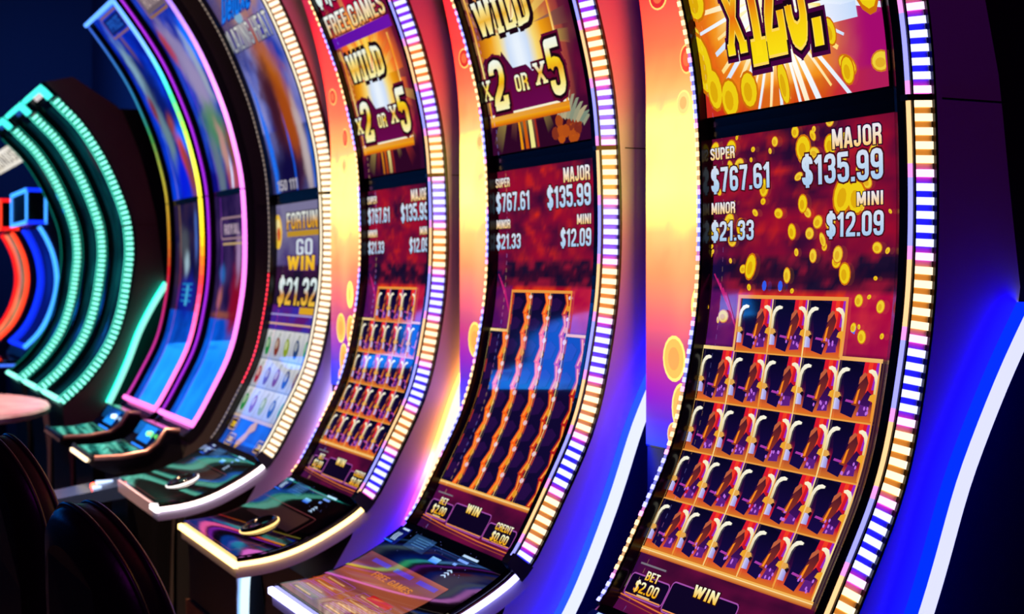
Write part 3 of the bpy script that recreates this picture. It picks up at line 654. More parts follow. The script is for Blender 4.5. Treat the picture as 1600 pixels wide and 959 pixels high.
# ------------------------------------------------------------------ parts shared by the C-shaped machines
def rear_pts(y, zlo, zhi, dx=0.0): return [(x + dx, y, EYE + z) for x, z in REAR if zlo <= z <= zhi]
def front_at(prof, z):
    """x of the cabinet's front edge at a height (eye = 0), below the deck it becomes the pedestal front"""
    pass
def cabinet(root, prof, base, width, ms, top_s, deck=True):
    """C-shaped shell whose side panels run from the light strip back to the rear light"""
    F = []
    n = 44; s_lo = -1.12 if deck else prof.s_min
    for i in range(n + 1):
        p = prof.at(top_s + (s_lo - top_s) * i / n, -.012); F.append((p.x, p.y))
    lo = F[-1]
    F += [(lo[0] - .02, lo[1] - .05), (1.36, -.95), (1.375, -1.05), (1.386, -1.12), (1.388, -1.3), (1.388, -1.45), (1.388, -1.61)] if deck else [(lo[0], lo[1] - .06), (1.36, -1.0), (1.375, -1.1), (1.386, -1.2), (1.388, -1.3), (1.388, -1.45), (1.388, -1.61)]
    # rear points matched by the share of the length
    def resample(P, m):
        L = [0]
        for a, b in zip(P, P[1:]): L.append(L[-1] + math.hypot(b[0] - a[0], b[1] - a[1]))
        out = []
        for i in range(m):
            t = L[-1] * i / (m - 1); k = 0
            while k < len(L) - 2 and L[k + 1] < t: k += 1
            f = (t - L[k]) / max(1e-9, L[k + 1] - L[k]); out.append((P[k][0] + (P[k + 1][0] - P[k][0]) * f, P[k][1] + (P[k + 1][1] - P[k][1]) * f))
        return out
    pt = prof.at(top_s, 0)
    rr = [q for q in REAR if q[1] < pt.y + .03]
    if rr[0][0] > pt.x + .25: rr = [(pt.x + .17, pt.y + .05)] + rr
    m = len(F); B = resample(rr, m)
    mb = MB()
    for y, flip in ((base + .004, 0), (base + width - .004, 1)):
        rows = [[(f[0], y, EYE + f[1]), ((f[0] + b[0]) / 2, y, EYE + (f[1] + b[1]) / 2), (b[0], y, EYE + b[1])] for f, b in zip(F, B)]
        mb.grid(rows if not flip else [r[::-1] for r in rows], 0, smooth=False)
    mb.grid([[(b[0], base + .004, EYE + b[1]), (b[0], base + width - .004, EYE + b[1])] for b in B], 0, smooth=False)
    mb.grid([[(f[0], base + width - .004, EYE + f[1]), (f[0], base + .004, EYE + f[1])] for f in F], 1, smooth=False)
    mb.grid([[(F[0][0], base + .004, EYE + F[0][1]), (F[0][0], base + width - .004, EYE + F[0][1])], [(B[0][0], base + .004, EYE + B[0][1]), (B[0][0], base + width - .004, EYE + B[0][1])]], 0, smooth=False)
    mb.grid([[(F[-1][0], base + width - .004, EYE + F[-1][1]), (F[-1][0], base + .004, EYE + F[-1][1])], [(B[-1][0], base + width - .004, EYE + B[-1][1]), (B[-1][0], base + .004, EYE + B[-1][1])]], 0, smooth=False)
    o = make('cabinet', mb, [ms, M_matte], root)
    pb = MB(); pb.box(1.424, 2.1, base + .006, base + width - .006, .003, .60); make('pedestal', pb, M_core, root)
    # thin seam of the side panel at the height of the screen divider
    p = prof.at(.01, -.02)
    sm = MB(); sm.box(p.x + .006, 1.93, base + .0025, base + .004, EYE + p.y - .0012, EYE + p.y + .0012); make('panel_seam', sm, M_matte, o)
    # inner core behind the shell
    cb = MB()
    P = [(1.60, -1.615), (1.60, -.86), (1.73, -.62), (1.82, -.40), (1.93, -.16), (1.965, .0), (1.93, .3), (1.86, .56), (1.76, .86), (1.66, 1.05), (2.16, 1.05), (2.16, -1.615)]
    a = [(x, base + .07, EYE + z) for x, z in P]; b = [(x, base + width - .07, EYE + z) for x, z in P]
    for i in range(len(P)):
        j = (i + 1) % len(P); cb.face([a[i], b[i], b[j], a[j]])
    cb.face(a); cb.face(b[::-1])
    make('core', cb, M_core, root)
    return o
def rear_light(root, base, col, name, zlo=-1.60, zhi=-.05, w=.034):
    pts = [q for q in REAR if zlo <= q[1] <= zhi]
    # densify
    D = []
    for a, b in zip(pts, pts[1:]):
        for k in range(3): D.append((a[0] + (b[0] - a[0]) * k / 3, a[1] + (b[1] - a[1]) * k / 3))
    D.append(pts[-1])
    for _ in range(3): D = [D[0]] + [((D[i - 1][0] + 2 * D[i][0] + D[i + 1][0]) / 4, (D[i - 1][1] + 2 * D[i][1] + D[i + 1][1]) / 4) for i in range(1, len(D) - 1)] + [D[-1]]
    loops = []
    for i, (x, z) in enumerate(D):
        a, b = D[max(0, i - 1)], D[min(len(D) - 1, i + 1)]
        tx, tz = b[0] - a[0], b[1] - a[1]; l = math.hypot(tx, tz); nx, nz = -tz / l, tx / l
        h = w / 2
        loops.append([(x + nx * h * sx, base + dy, EYE + z + nz * h * sx) for sx, dy in ((-1, .003), (-1, -.030), (-.6, -.036), (.6, -.036), (1, -.030), (1, .003))])
    face = lambda z: ramp(col[0], z); flank = lambda z: ramp(col[1], z)
    mb = MB(); n = 6
    for i in range(len(loops) - 1):
        for j in range(n):
            k = (j + 1) % n; f = face if j in (1, 2, 3) else flank
            mb.face([loops[i][j], loops[i][k], loops[i + 1][k], loops[i + 1][j]], 0, [f(D[i][1])] * 2 + [f(D[i + 1][1])] * 2)
    mb.face(loops[0][::-1], 0, [face(D[0][1])] * n); mb.face(loops[-1], 0, [face(D[-1][1])] * n)
    make('rear_light', mb, M_rear, root)

def strip(root, prof, base, s_lo, s_hi, pattern, phase, s_mid, one_mesh=False, pitch=.0246):
    """bright ladder of light bars along the side edge with a thin lit line in front"""
    mb = MB()
    prof.sweep(mb, base, s_lo, s_hi, [(.004, .000), (.004, .046), (.016, .046), (.016, .000)], 0)      # floor of the channel
    for w0, w1 in ((-.005, .0), (.046, .050)):
        prof.sweep(mb, base, s_lo, s_hi, [(-.006, w0), (-.006, w1), (.016, w1), (.016, w0)], 1)
    st = make('light_strip', mb, [M_chan, M_black], root)
    key = lambda s: pattern[(int(math.floor((s_mid - s) / pitch)) + phase) % len(pattern)]
    n0 = int(math.ceil((s_mid - s_hi) / pitch)); n1 = int(math.floor((s_mid - s_lo) / pitch))
    allb = MB()
    for k in range(n0, n1):
        s = s_mid - (k + .5) * pitch
        if abs(s - s_mid) < .009: continue
        b = allb if one_mesh else MB()
        h = .0068
        prof.sweep(b, base, s - h, s + h, [(.0045, .003), (-.004, .004), (-.0055, .008), (-.0055, .040), (-.004, .0435), (.0045, .0445)], 0, d=1, cm=1)
        if not one_mesh: make('light_bar', b, list(BARM[pattern[(k + phase) % len(pattern)]]), st)
    if one_mesh:
        lb = make('light_bar', allb, list(BARM[pattern[0]]), st); lb['kind'] = 'stuff'
    line = MB()
    prof.sweep(line, base, s_lo, s_hi, [(.0, .050), (-.004, .052), (-.003, .056), (.004, .056), (.004, .050)], 0, d=pitch, colfn=lambda s: LINECOL[key(s)])
    make('edge_light', line, M_edge, st)
    j = MB(); prof.sweep(j, base, s_mid - .007, s_mid + .004, [(-.007, .005), (-.007, .061), (.012, .061), (.012, .005)], 0)
    make('strip_joint', j, mat('dark_bronze', (.08, .05, .03), .3, metal=.7), st)
    return st

def deck_unit(root, prof, base, width, art, light, name, ring, front_lit=True):
    """glass button deck that carries the C on to the player, with a light around its edge"""
    s0, s1 = prof.s_min + .004, -1.075
    mb = MB()
    prof.sweep(mb, base, s0, s1, [(.0, .016), (.0, -.032), (width, -.032), (width, .016)], 0)
    dk = make('button_deck', mb, M_satin, root)
    top = MB()
    prof.sweep(top, base, s0 + .006, s1, [(.010, .016), (.010, .026), (.022, .028), (width - .022, .028), (width - .010, .026), (width - .010, .016)], 0)
    st = prof.steps(s0 + .006, s1, .02)
    f0 = len(top.f); top.grid([[prof.w(base, width - .022, s, .0300), prof.w(base, .022, s, .0300)] for s in st], 0)
    for i in range(len(st) - 1): top.nrm[f0 + i] = [prof.n3(st[i])] * 2 + [prof.n3(st[i + 1])] * 2
    art.build(top, prof, base, .705, 1, base=.0303)
    make('deck_glass', top, [M_glass, M_scr], dk)
    lt = MB()
    prof.sweep(lt, base, s0 + .004, s1 - .012, [(.0, .002), (-.008, .003), (-.008, .014), (.0, .016)], 0)
    p = prof.w(base, 0, s0, .008); x = p[0]; z = p[2]
    yend = base + (width + .004 if front_lit else .10)
    lt.loft([[(x + dx, y, z + dz) for dx, dz in ((.004, -.009), (-.009, -.008), (-.009, .008), (.004, .010))] for y in (base - .008, base + .012, yend - .012, yend)], 0)
    make('deck_light', lt, lamp(name, light), dk)
    e = MB(); prof.sweep(e, base, s1 - .012, s1 + .03, [(-.012, -.006), (-.012, .056), (.02, .056), (.02, -.006)], 0)
    make('end_block', e, mat('blue_black_plastic', (.03, .03, .06), .2), dk)
    if ring:
        u, s = ring
        c = Vector(prof.w(base, u, s, .0302)); t = (Vector(prof.w(base, u, s + .01, .0302)) - c).normalized(); nn = Vector((0, 1, 0)).cross(t); nn = nn if nn.z > 0 else -nn
        k = MB(); loops = []
        for r, h in ((.062, 0), (.062, .010), (.056, .016), (.050, .013), (.046, .008), (.001, .008)):
            loops.append([c + (t * math.cos(q) + Vector((0, 1, 0)) * math.sin(q)) * r + nn * h for q in (2 * math.pi * i / 28 for i in range(28))])
        k.loft(loops, 0, True, True); bt = make('spin_button', k, M_glass, dk)
        g = MB(); loops = []
        for r, h in ((.063, .001), (.066, .001), (.066, .007), (.063, .007)):
            loops.append([c + (t * math.cos(q) + Vector((0, 1, 0)) * math.sin(q)) * r + nn * h for q in (2 * math.pi * i / 32 for i in range(32))])
        g.grid(loops + [loops[0]], 0, closed=True); make('button_ring', g, lamp(name + '_ring', tuple(c_ * .45 for c_ in light)), bt)
    return dk
def deck_art(bright):
    a = Art(); w = rgb(190, 220, 255); bl = rgb(40, 110, 255); q = random.Random(4)
    def chev(x, y, s, up):
        for k in range(3):
            if up: a.stroke([(x - s, y + k * s * .75 - s * .4), (x, y + k * s * .75), (x + s, y + k * s * .75 - s * .4)], s * .3, w, 3)
            else: a.stroke([(x + k * s * .8 + s * .4, y - s), (x + k * s * .8, y), (x + k * s * .8 + s * .4, y + s)], s * .3, w, 3)
    a.rect(.0, -1.165, .085, -1.095, lambda x, y: mix(rgb(4, 8, 60), rgb(10, 20, 110), (x) * 10), 1)
    chev(.025, -1.135, .016, False); a.rect(.03, -1.105, .075, -1.098, w, 3); a.rect(.0, -1.162, .06, -1.157, bl, 3)
    a.rect(.13, -1.155, .27, -1.10, lambda x, y: mix(rgb(12, 26, 60), rgb(40, 75, 120), .5 + 1.3 * fbm(x * 30, y * 30)), 1)
    for k in range(4): a.rect(.16, -1.113 - .009 * k, .25, -1.110 - .009 * k, rgb(70, 120, 170), 2)
    a.rect(.33, -1.165, .385, -1.145, lambda x, y: mix(rgb(30, 90, 230), rgb(140, 205, 255), (y + 1.165) * 50), 2)
    for k, (x0, x1) in enumerate(((.45, .54), (.45, .51), (.45, .47))): a.rect(x0, -1.108 - .018 * k, x1, -1.100 - .018 * k, w if k == 0 else rgb(120, 160, 250), 2)
    chev(.48, -1.183, .014, True)
    for k in range(26): a.disc(.02 + .56 * q.random(), -1.085 - .1 * q.random(), .0012, .0012, rgb(120, 130, 220), 2, 6)
    if bright:
        a.rect(.03, -1.50, .57, -1.215, lambda x, y: mix(rgb(60, 20, 70), rgb(190, 95, 20), .45 + 1.1 * fbm(x * 7, y * 9, 7) + (y + 1.35) * 1.5), 1)
        for k in range(8):
            x, y = .05 + .26 * (k % 2), -1.48 + .033 * (k // 2)
            a.rframe(x, y, x + .2, y + .026, .004, .002, rgb(150, 70, 170), 3); a.rect(x + .02, y + .008, x + .15, y + .013, rgb(205, 150, 90), 3)
        a.text('FREE GAMES', .2, -1.29, .46, -1.268, rgb(205, 115, 40), 4)
        a.rect(.36, -1.37, .5, -1.345, rgb(190, 20, 30), 3)
        for k in range(3): a.rect(.1 + .16 * k, -1.245, .22 + .16 * k, -1.23, rgb(90, 60, 190), 3)
    else:
        a.rect(.08, -1.30, .55, -1.215, lambda x, y: mix(rgb(40, 22, 28), rgb(75, 45, 35), .5 + fbm(x * 9, y * 9)), 1)
        a.rframe(.02, -1.50, .59, -1.205, .012, .002, rgb(120, 55, 60), 2)
    return a

def screen_part(root, prof, base, ul, name, art_bg, x0, x1, s0, s1, mats, w=0.0):
    a, bg = art_bg
    mb = MB()
    prof.sweep(mb, base, s0 - .004, s1 + .004, [(ul - x1 - .005, w - .015), (ul - x1 - .005, w), (ul - x0 + .005, w), (ul - x0 + .005, w - .015)], 0)
    backdrop(mb, prof, base, ul, x0, x1, s0, s1, bg, w + .0008, m=1)
    b = Art(); b.p = []
    for pts, col, layer in a.p:
        q = [(min(max(x, x0), x1), y) for x, y in pts]
        q2 = clip(clip(q, s0, True), s1, False) if len(q) <= 4 or True else q
        if len(q2) >= 3: b.p.append((q2, col, layer))
    b.build(mb, prof, base, ul, 1, base=w + .001)
    return make(name, mb, [M_glass, mats], root)

def c_machine(idx, base, width, label, up, low, pattern, phase, rear, deck_light, deck_bright, group, top=1.19):
    root = thing('slot_machine', label, 'slot machine', (1.68, base + width / 2, 0), group)
    cabinet(root, PRO, base, width, M_satin, top)
    rear_light(root, base, rear[0], rear[1])
    kp = MB(); kp.box(1.372, 1.386, base + .01, base + width - .01, .003, .26); make('kick_panel', kp, mat('brown_kick_panel', (.26, .12, .055), .5, bump=(14, .1, (.16, .07, .03))), root)
    # black surround of the two screens
    bz = MB()
    for s0, s1, wu in ((-1.075, top, .0),):
        PRO.sweep(bz, base, s0, s1, [(.010, -.012), (.010, .050), (.014, .053), (.030, .053), (.098, .002), (.098, -.012)], 0)
        PRO.sweep(bz, base, s0, s1, [(width - .020, -.012), (width - .016, .003), (width - .014, .027), (width - .011, .030), (width - .003, .030), (width, .026), (width, -.012)], 0)
    make('bezel', bz, M_black, root)
    dv = MB()
    PRO.sweep(dv, base, -.006, .042, [(.09, -.012), (.09, .009), (width - .014, .009), (width - .014, -.012)], 0)
    make('screen_divider', dv, M_black, root); dv = MB()
    PRO.sweep(dv, base, -1.079, -1.062, [(.09, -.012), (.09, .006), (width - .016, .006), (width - .016, -.012)], 0)
    make('bezel_rail', dv, M_black, root)
    xl = .705 - (width - .018)
    screen_part(root, PRO, base, .705, 'bonus_screen', up, xl, .607, .042, top - .01, M_scr, w=.010)
    screen_part(root, PRO, base, .705, 'reel_screen', low, xl, .607, -1.062, -.006, M_scr)
    strip(root, PRO, base, -1.06, top, pattern, phase, .012)
    # thin run of small lights down the far edge of the surround
    ld = MB(); pt = .021; s = -1.07
    k = 0
    while s < top - .02:
        key = pattern[(int(math.floor((.012 - s) / .0246)) + phase) % len(pattern)]
        if idx == 4: key = 'R' if -.8 < s < -.3 else 'G'
        col = {'R': (2.2, .06, .09), 'G': (.30, .22, .17)}.get(key) or tuple(c * 2.0 for c in LINECOL[key])
        dim = tuple(c * .28 for c in col)
        PRO.sweep(ld, base, s, s + .011, [(width - .008, .0295), (width - .008, .033), (width + .002, .033), (width + .002, .0295)], 0, d=1, colfn=lambda q, c=col: c)
        PRO.sweep(ld, base, s + .011, s + pt, [(width - .008, .0295), (width - .008, .031), (width + .002, .031), (width + .002, .0295)], 0, d=1, colfn=lambda q, c=dim: c)
        s += pt; k += 1
    make('edge_light', ld, M_edge, root)
    deck_unit(root, PRO, base, width, deck_art(deck_bright), deck_light[1], deck_light[0], (.345, -1.335) if not deck_bright else None, idx != 4)
    return root

PAT = 'OOOOOPBBBBBP'
c_machine(1, 1.965, .712, 'slot machine nearest the camera, gold coins and x125! on its top screen', burst_screen(11), reel_screen('still', 100, True), PAT, 0,
          (([(0, (.78, .80, 1.3))], [(0, (.0, .03, 13))]), ''), ('deck_light_blue', (1.0, 1.1, 5)), True, 'coin game machines of the near bank')
c_machine(2, 3.080, .712, 'second slot machine from the camera, reels blurred red under a WILD x2 OR x5 plate', wild_screen(21, False), reel_screen('spin', 200, False), PAT, 0,
          (([(0, (.85, .9, 1.3))], [(0, (.02, .10, 12))]), ''), ('deck_light_pale_blue', (2.2, 2.2, 5)), True, 'coin game machines of the near bank')
c_machine(3, 4.165, .722, 'third slot machine from the camera, yellow deck edge, reels still under FREE GAMES heading', wild_screen(31, True), reel_screen('still', 300, False), PAT, 5,
          (([(0, (1.2, 1.1, .9))], [(-1.6, (.1, .05, 6)), (-.80, (.15, .03, 6)), (-.68, (2, .2, 4)), (-.54, (6, 2.0, .3)), (0, (6, 2.2, .3))]), ''), ('deck_light_yellow', (4.5, 2.8, .9)), False, 'coin game machines of the near bank')
c_machine(4, 5.260, .785, 'slot machine with all cream light bars, brown horse picture and fruit reels', horse_screen(), fruit_screen_low(), 'W', 0,
          (([(-1.0, (.9, 1.2, 1.4)), (-.6, (1.1, 1.0, 1.2))], [(-1.6, (.25, .7, 1.1)), (-1.0, (.4, .7, 1.4)), (-.75, (3.5, .9, 1.6)), (-.5, (2.5, 2.0, 4.5)), (0, (2.0, .8, 4))]), ''), ('deck_light_cream', (4.6, 4.2, 4.0)), False, None)

# ------------------------------------------------------------------ LED panels that fill the gaps between the near machines
PAN = [(-.415, rgb(45, 70, 235)), (-.36, rgb(85, 45, 225)), (-.28, rgb(165, 30, 195)), (-.20, rgb(215, 60, 140)), (-.11, rgb(228, 110, 120)), (0, rgb(238, 165, 105)), (.1, rgb(248, 220, 125)), (.2, rgb(250, 244, 165)),
       (.37, rgb(250, 240, 155)), (.45, rgb(252, 195, 105)), (.55, rgb(255, 125, 80)), (.68, rgb(250, 72, 66)), (.9, rgb(225, 30, 60)), (1.4, rgb(160, 10, 130))]
def led_panel(x, y0, y1, shift, label, seed):
    px = lambda z: x - (.31 * (z - .42) ** 2 if z > .42 else 0)
    root = thing('led_panel', label, 'light panel', (x, (y0 + y1) / 2, 0), 'light panels between the near machines')
    n = 70; zs = [-.415 + (1.30 + .415) * i / n for i in range(n + 1)]; m = 20
    ys = [y1 + (y0 - y1) * i / m for i in range(m + 1)]
    q = random.Random(seed)
    def colr(y, z):
        c = ramp(PAN, z + shift); e = math.exp(-((y - (y0 + y1) / 2) / .05) ** 2)
        if z < .3: c = mix(c, rgb(255, 235, 150), .35 * e * max(0, min(1, (z + .2) * 3)))
        c = mix(c, rgb(190, 90, 60), .25 * max(0, fbm(y * 9, z * 9, seed)) if z > -.1 else 0)
        return tuple(v / 1.6 + (2.1 * v - v / 1.6) * max(0, min(1, (v - .72) / .26)) for v in c)
    mb = MB(); nv = len(mb.v)
    for z in zs:
        for y in ys: mb.v.append((px(z), y, EYE + z))
    for i in range(n):
        for j in range(m):
            a = i * (m + 1) + j
            mb.f.append((a, a + m + 1, a + m + 2, a + 1)); mb.m.append(0); mb.sm.append(True)
            mb.c.append([colr(ys[j], zs[i]), colr(ys[j], zs[i + 1]), colr(ys[j + 1], zs[i + 1]), colr(ys[j + 1], zs[i])])
    for k, (fy, z, ry, rz, cl) in enumerate(((.30, -.075, .036, .05, rgb(255, 235, 110)), (.62, -.20, .05, .055, rgb(240, 165, 70)), (.28, -.205, .045, .055, rgb(240, 160, 70)), (.52, -.315, .045, .06, rgb(245, 160, 70)), (.62, -.38, .03, .03, rgb(240, 130, 80)), (.45, .50, .03, .035, rgb(215, 60, 40)), (.5, .40, .03, .03, rgb(235, 190, 110)), (.75, .66, .04, .03, rgb(190, 30, 30)), (.4, .8, .04, .04, rgb(200, 30, 60)))):
        yc = y0 + (y1 - y0) * fy
        for L, s, c in ((1, 1, mix(cl, rgb(255, 235, 120), .6)), (2, .86, cl), (3, .5, mix(cl, rgb(220, 120, 60), .5))):
            pts = [(yc + ry * s * math.cos(t), z + rz * s * math.sin(t)) for t in (2 * math.pi * i / 18 for i in range(18))]
            pts = [(min(max(y, y0 + .002), y1 - .002), zz) for y, zz in pts]
            mb.face([(px(zz) - .0006 * L - .0006, y, EYE + zz) for y, zz in pts][::-1], 0, [c] * 18)
    make('panel_face', mb, M_panel, root)
    h = MB(); h.loft([[(px(z) + .003, y0 - .002, EYE + z), (px(z) + .003, y1 + .004, EYE + z), (px(z) + .03, y1 + .004, EYE + z), (px(z) + .03, y0 - .002, EYE + z)] for z in [-.42] + zs[1::4] + [1.31]], 0)
    make('panel_housing', h, M_black, root)
    st = MB(); st.box(x + .004, x + .028, y0, y1, .003, EYE - .421); make('stand', st, M_core, root)
led_panel(1.815, 2.69, 3.034, 0, 'wide light panel beside the nearest machine, yellow fading to blue with coins', 1)
led_panel(1.790, 3.806, 4.118, -.03, 'light panel beside the second machine, red above yellow above magenta', 2)
led_panel(1.735, 4.897, 5.214, -.03, 'light panel beside the third machine, orange and yellow next to cream light bars', 3)

# ------------------------------------------------------------------ the two neon-framed machines further down the row
def neon_machine(base, width, v, right, left, label, cap):
    root = thing('slot_machine', label, 'slot machine', (1.68, base + width / 2, 0), 'neon framed twin screen machines')
    top = 1.185
    cabinet(root, PRO, base, width, M_dark_side, top)
    bz = MB()
    PRO.sweep(bz, base, -1.12, top + .0, [(.0, -.012), (.0, .028), (.03, .028), (.036, .002), (.036, -.012)], 0)
    PRO.sweep(bz, base, -1.12, top + .0, [(width - .036, -.012), (width - .036, .002), (width - .03, .028), (width, .028), (width, -.012)], 0)
    PRO.sweep(bz, base, .075, .105, [(.03, -.01), (.03, .012), (width - .03, .012), (width - .03, -.01)], 0)
    PRO.sweep(bz, base, -1.12, -1.03, [(.03, -.01), (.03, .020), (width - .03, .020), (width - .03, -.01)], 0)
    make('bezel', bz, M_black, root)
    ul = .705 + .06 - .1 + (width - .75) * .5 + .04
    x0, x1 = ul - (width - .036), ul - .036
    screen_part(root, PRO, base, ul, 'bonus_screen', adventure_screen(True, v), x0, x1, .105, top - .01, M_scr)
    screen_part(root, PRO, base, ul, 'reel_screen', adventure_screen(False, v), x0, x1, -1.03, .075, M_scr)
    def run(s0, s1, u0, u1, wd, fn):
        mb = MB(); PRO.sweep(mb, base, s0, s1, [(u0, .027), (u0 - wd * .1, .027 + wd * .7), ((u0 + u1) / 2, .027 + wd), (u1 + wd * .1, .027 + wd * .7), (u1, .027)], 0, d=.05, colfn=fn, smooth=True)
        return mb
    for s0, s1 in ((-1.05, .088), (.094, top)):
        make('neon_tube', run(s0, s1, -.002, .016, .018, lambda s: ramp(right, PRO.at(s).y)), M_neon, root)
        make('neon_tube', run(s0, s1, width - .010, width, .010, lambda s: ramp(left, PRO.at(s).y)), M_neon, root)
    for s, hw, c in ((-1.045, .013, ramp(right, -1)), (top - .006, .012, cap)):
        mb = MB(); PRO.sweep(mb, base, s - hw, s + hw, [(-.004, .027), (-.004, .045), (width + .002, .045), (width + .002, .027)], 0, d=.05, colfn=lambda q, c=c: c)
        make('neon_tube', mb, M_neon, root)
    return root
M_neon = picture_mat('neon', 2.1, .3)
n6r = [(-.5, rgb(255, 110, 200)), (-.22, rgb(255, 90, 150)), (-.08, rgb(250, 40, 60)), (.05, rgb(250, 110, 25)), (.18, rgb(250, 200, 30)), (.5, rgb(245, 240, 70)), (.74, rgb(150, 240, 80)), (.88, rgb(60, 225, 150)), (.98, rgb(70, 215, 235)), (1.12, rgb(110, 170, 255)), (1.4, rgb(90, 150, 255))]
n6l = [(z, mix(c, (0, 0, 0), .55)) for z, c in [(-.8, rgb(235, 70, 215)), (-.3, rgb(225, 50, 150)), (0, rgb(240, 40, 40)), (.2, rgb(235, 160, 40)), (.5, rgb(210, 200, 70)), (.75, rgb(60, 170, 90)), (.9, rgb(50, 150, 190)), (1.4, rgb(70, 110, 255))]]
n5r = [(-.8, rgb(255, 120, 225)), (.2, rgb(255, 120, 245)), (.8, rgb(255, 150, 255)), (1.05, rgb(190, 130, 235)), (1.3, rgb(130, 110, 220))]
n5l = [(-.8, rgb(170, 45, 220, .6)), (.3, rgb(165, 40, 230, .6)), (1.4, rgb(180, 50, 235, .6))]
N5 = neon_machine(6.42, .70, 5, n5r, n5l, 'neon framed slot machine with pink edge tube and purple far tube', rgb(150, 110, 130, .4))
N6 = neon_machine(7.235, .80, 6, n6r, n6l, 'neon framed slot machine whose edge tube runs blue, green, yellow to pink', rgb(90, 150, 255))

M_trim = mat('rosy_metal_trim', (.42, .25, .23), .35, metal=.8)
def console(machine, base, width, led, front):
    P = [(1.05, -.800), (1.18, -.800), (1.285, -.785), (1.335, -.750), (1.372, -.692), (1.43, -.70), (1.46, -.90), (1.40, -1.0), (1.38, -1.615), (1.22, -1.615), (1.20, -.90), (1.07, -.845), (1.04, -.825)]
    mb = MB(); mb.loft([[(x, y, EYE + z) for x, z in P] for y in (base, base + width)], 0)
    root = make('button_deck', mb, M_black, machine, bevel=.006)
    T = [(1.06, -.798), (1.18, -.798), (1.285, -.783), (1.333, -.748), (1.371, -.690), (1.43, -.697)]
    t = MB(); t.tube([(x, base - .006, EYE + z) for x, z in T], .013); make('trim', t, M_trim, root)
    t = MB(); t.tube([(1.06, base, EYE - .797), (1.05, base + .05, EYE - .797), (1.05, base + width - .05, EYE - .797), (1.06, base + width, EYE - .797)], .009)
    make('front_rail', t, M_matte, root)
    g = MB(); q = random.Random(int(base * 10))
    n = 12
    for i in range(n):
        for j in range(n):
            f = lambda a, b: (1.075 + .195 * a / n, base + .03 + (width - .06) * b / n, EYE - .798 + (.012 * max(0, a / n - .6) / .4 if a > .6 * n else 0) + .001)
            c = mix(rgb(4, 26, 34), rgb(40, 150, 140), max(0, .25 + 1.5 * fbm(i * .4, j * .45, base)))
            g.face([f(i, j), f(i + 1, j), f(i + 1, j + 1), f(i, j + 1)], 0, [c] * 4)
    make('deck_sheen', g, M_sheen, root)  # teal reflections of the glossy deck, painted as a glowing pattern
    d = MB()
    A = lambda y, t_: (1.300 + .068 * t_ - .004, y, EYE - .776 + .084 * t_ + .003)
    yc = base + .10
    d.face([A(yc, .15), A(yc, .92), A(yc + .24, .92), A(yc + .24, .15)], 0, [rgb(10, 35, 90), rgb(20, 80, 170), rgb(15, 50, 120), rgb(8, 20, 70)])
    d.face([(p[0] - .001, p[1], p[2] + .001) for p in (A(yc, -.12), A(yc, -.05), A(yc + .26, -.05), A(yc + .26, -.12))], 0, [rgb(40, 90, 220)] * 4)
    make('display', d, M_scr, root)
    b = MB(); c = Vector(A(yc + .05, .6)); b.lathe([(.016, 0), (.016, .012), (.012, .018), (.001, .018)], c.x - .006, c.y, c.z - .006)
    make('lit_button', b, lamp('console_button_' + str(int(base * 10)), led), root)
    if front:
        f = MB(); f.box(1.036, 1.046, base + .06, base + width - .04, EYE - .822, EYE - .806); make('front_light', f, lamp('console_front', (2.6, 1.9, 1.2)), root)
console(N5, 6.42, .54, (.6, 3.2, .5), True)
console(N6, 7.30, .54, (1.5, 2.2, 3.2), False)

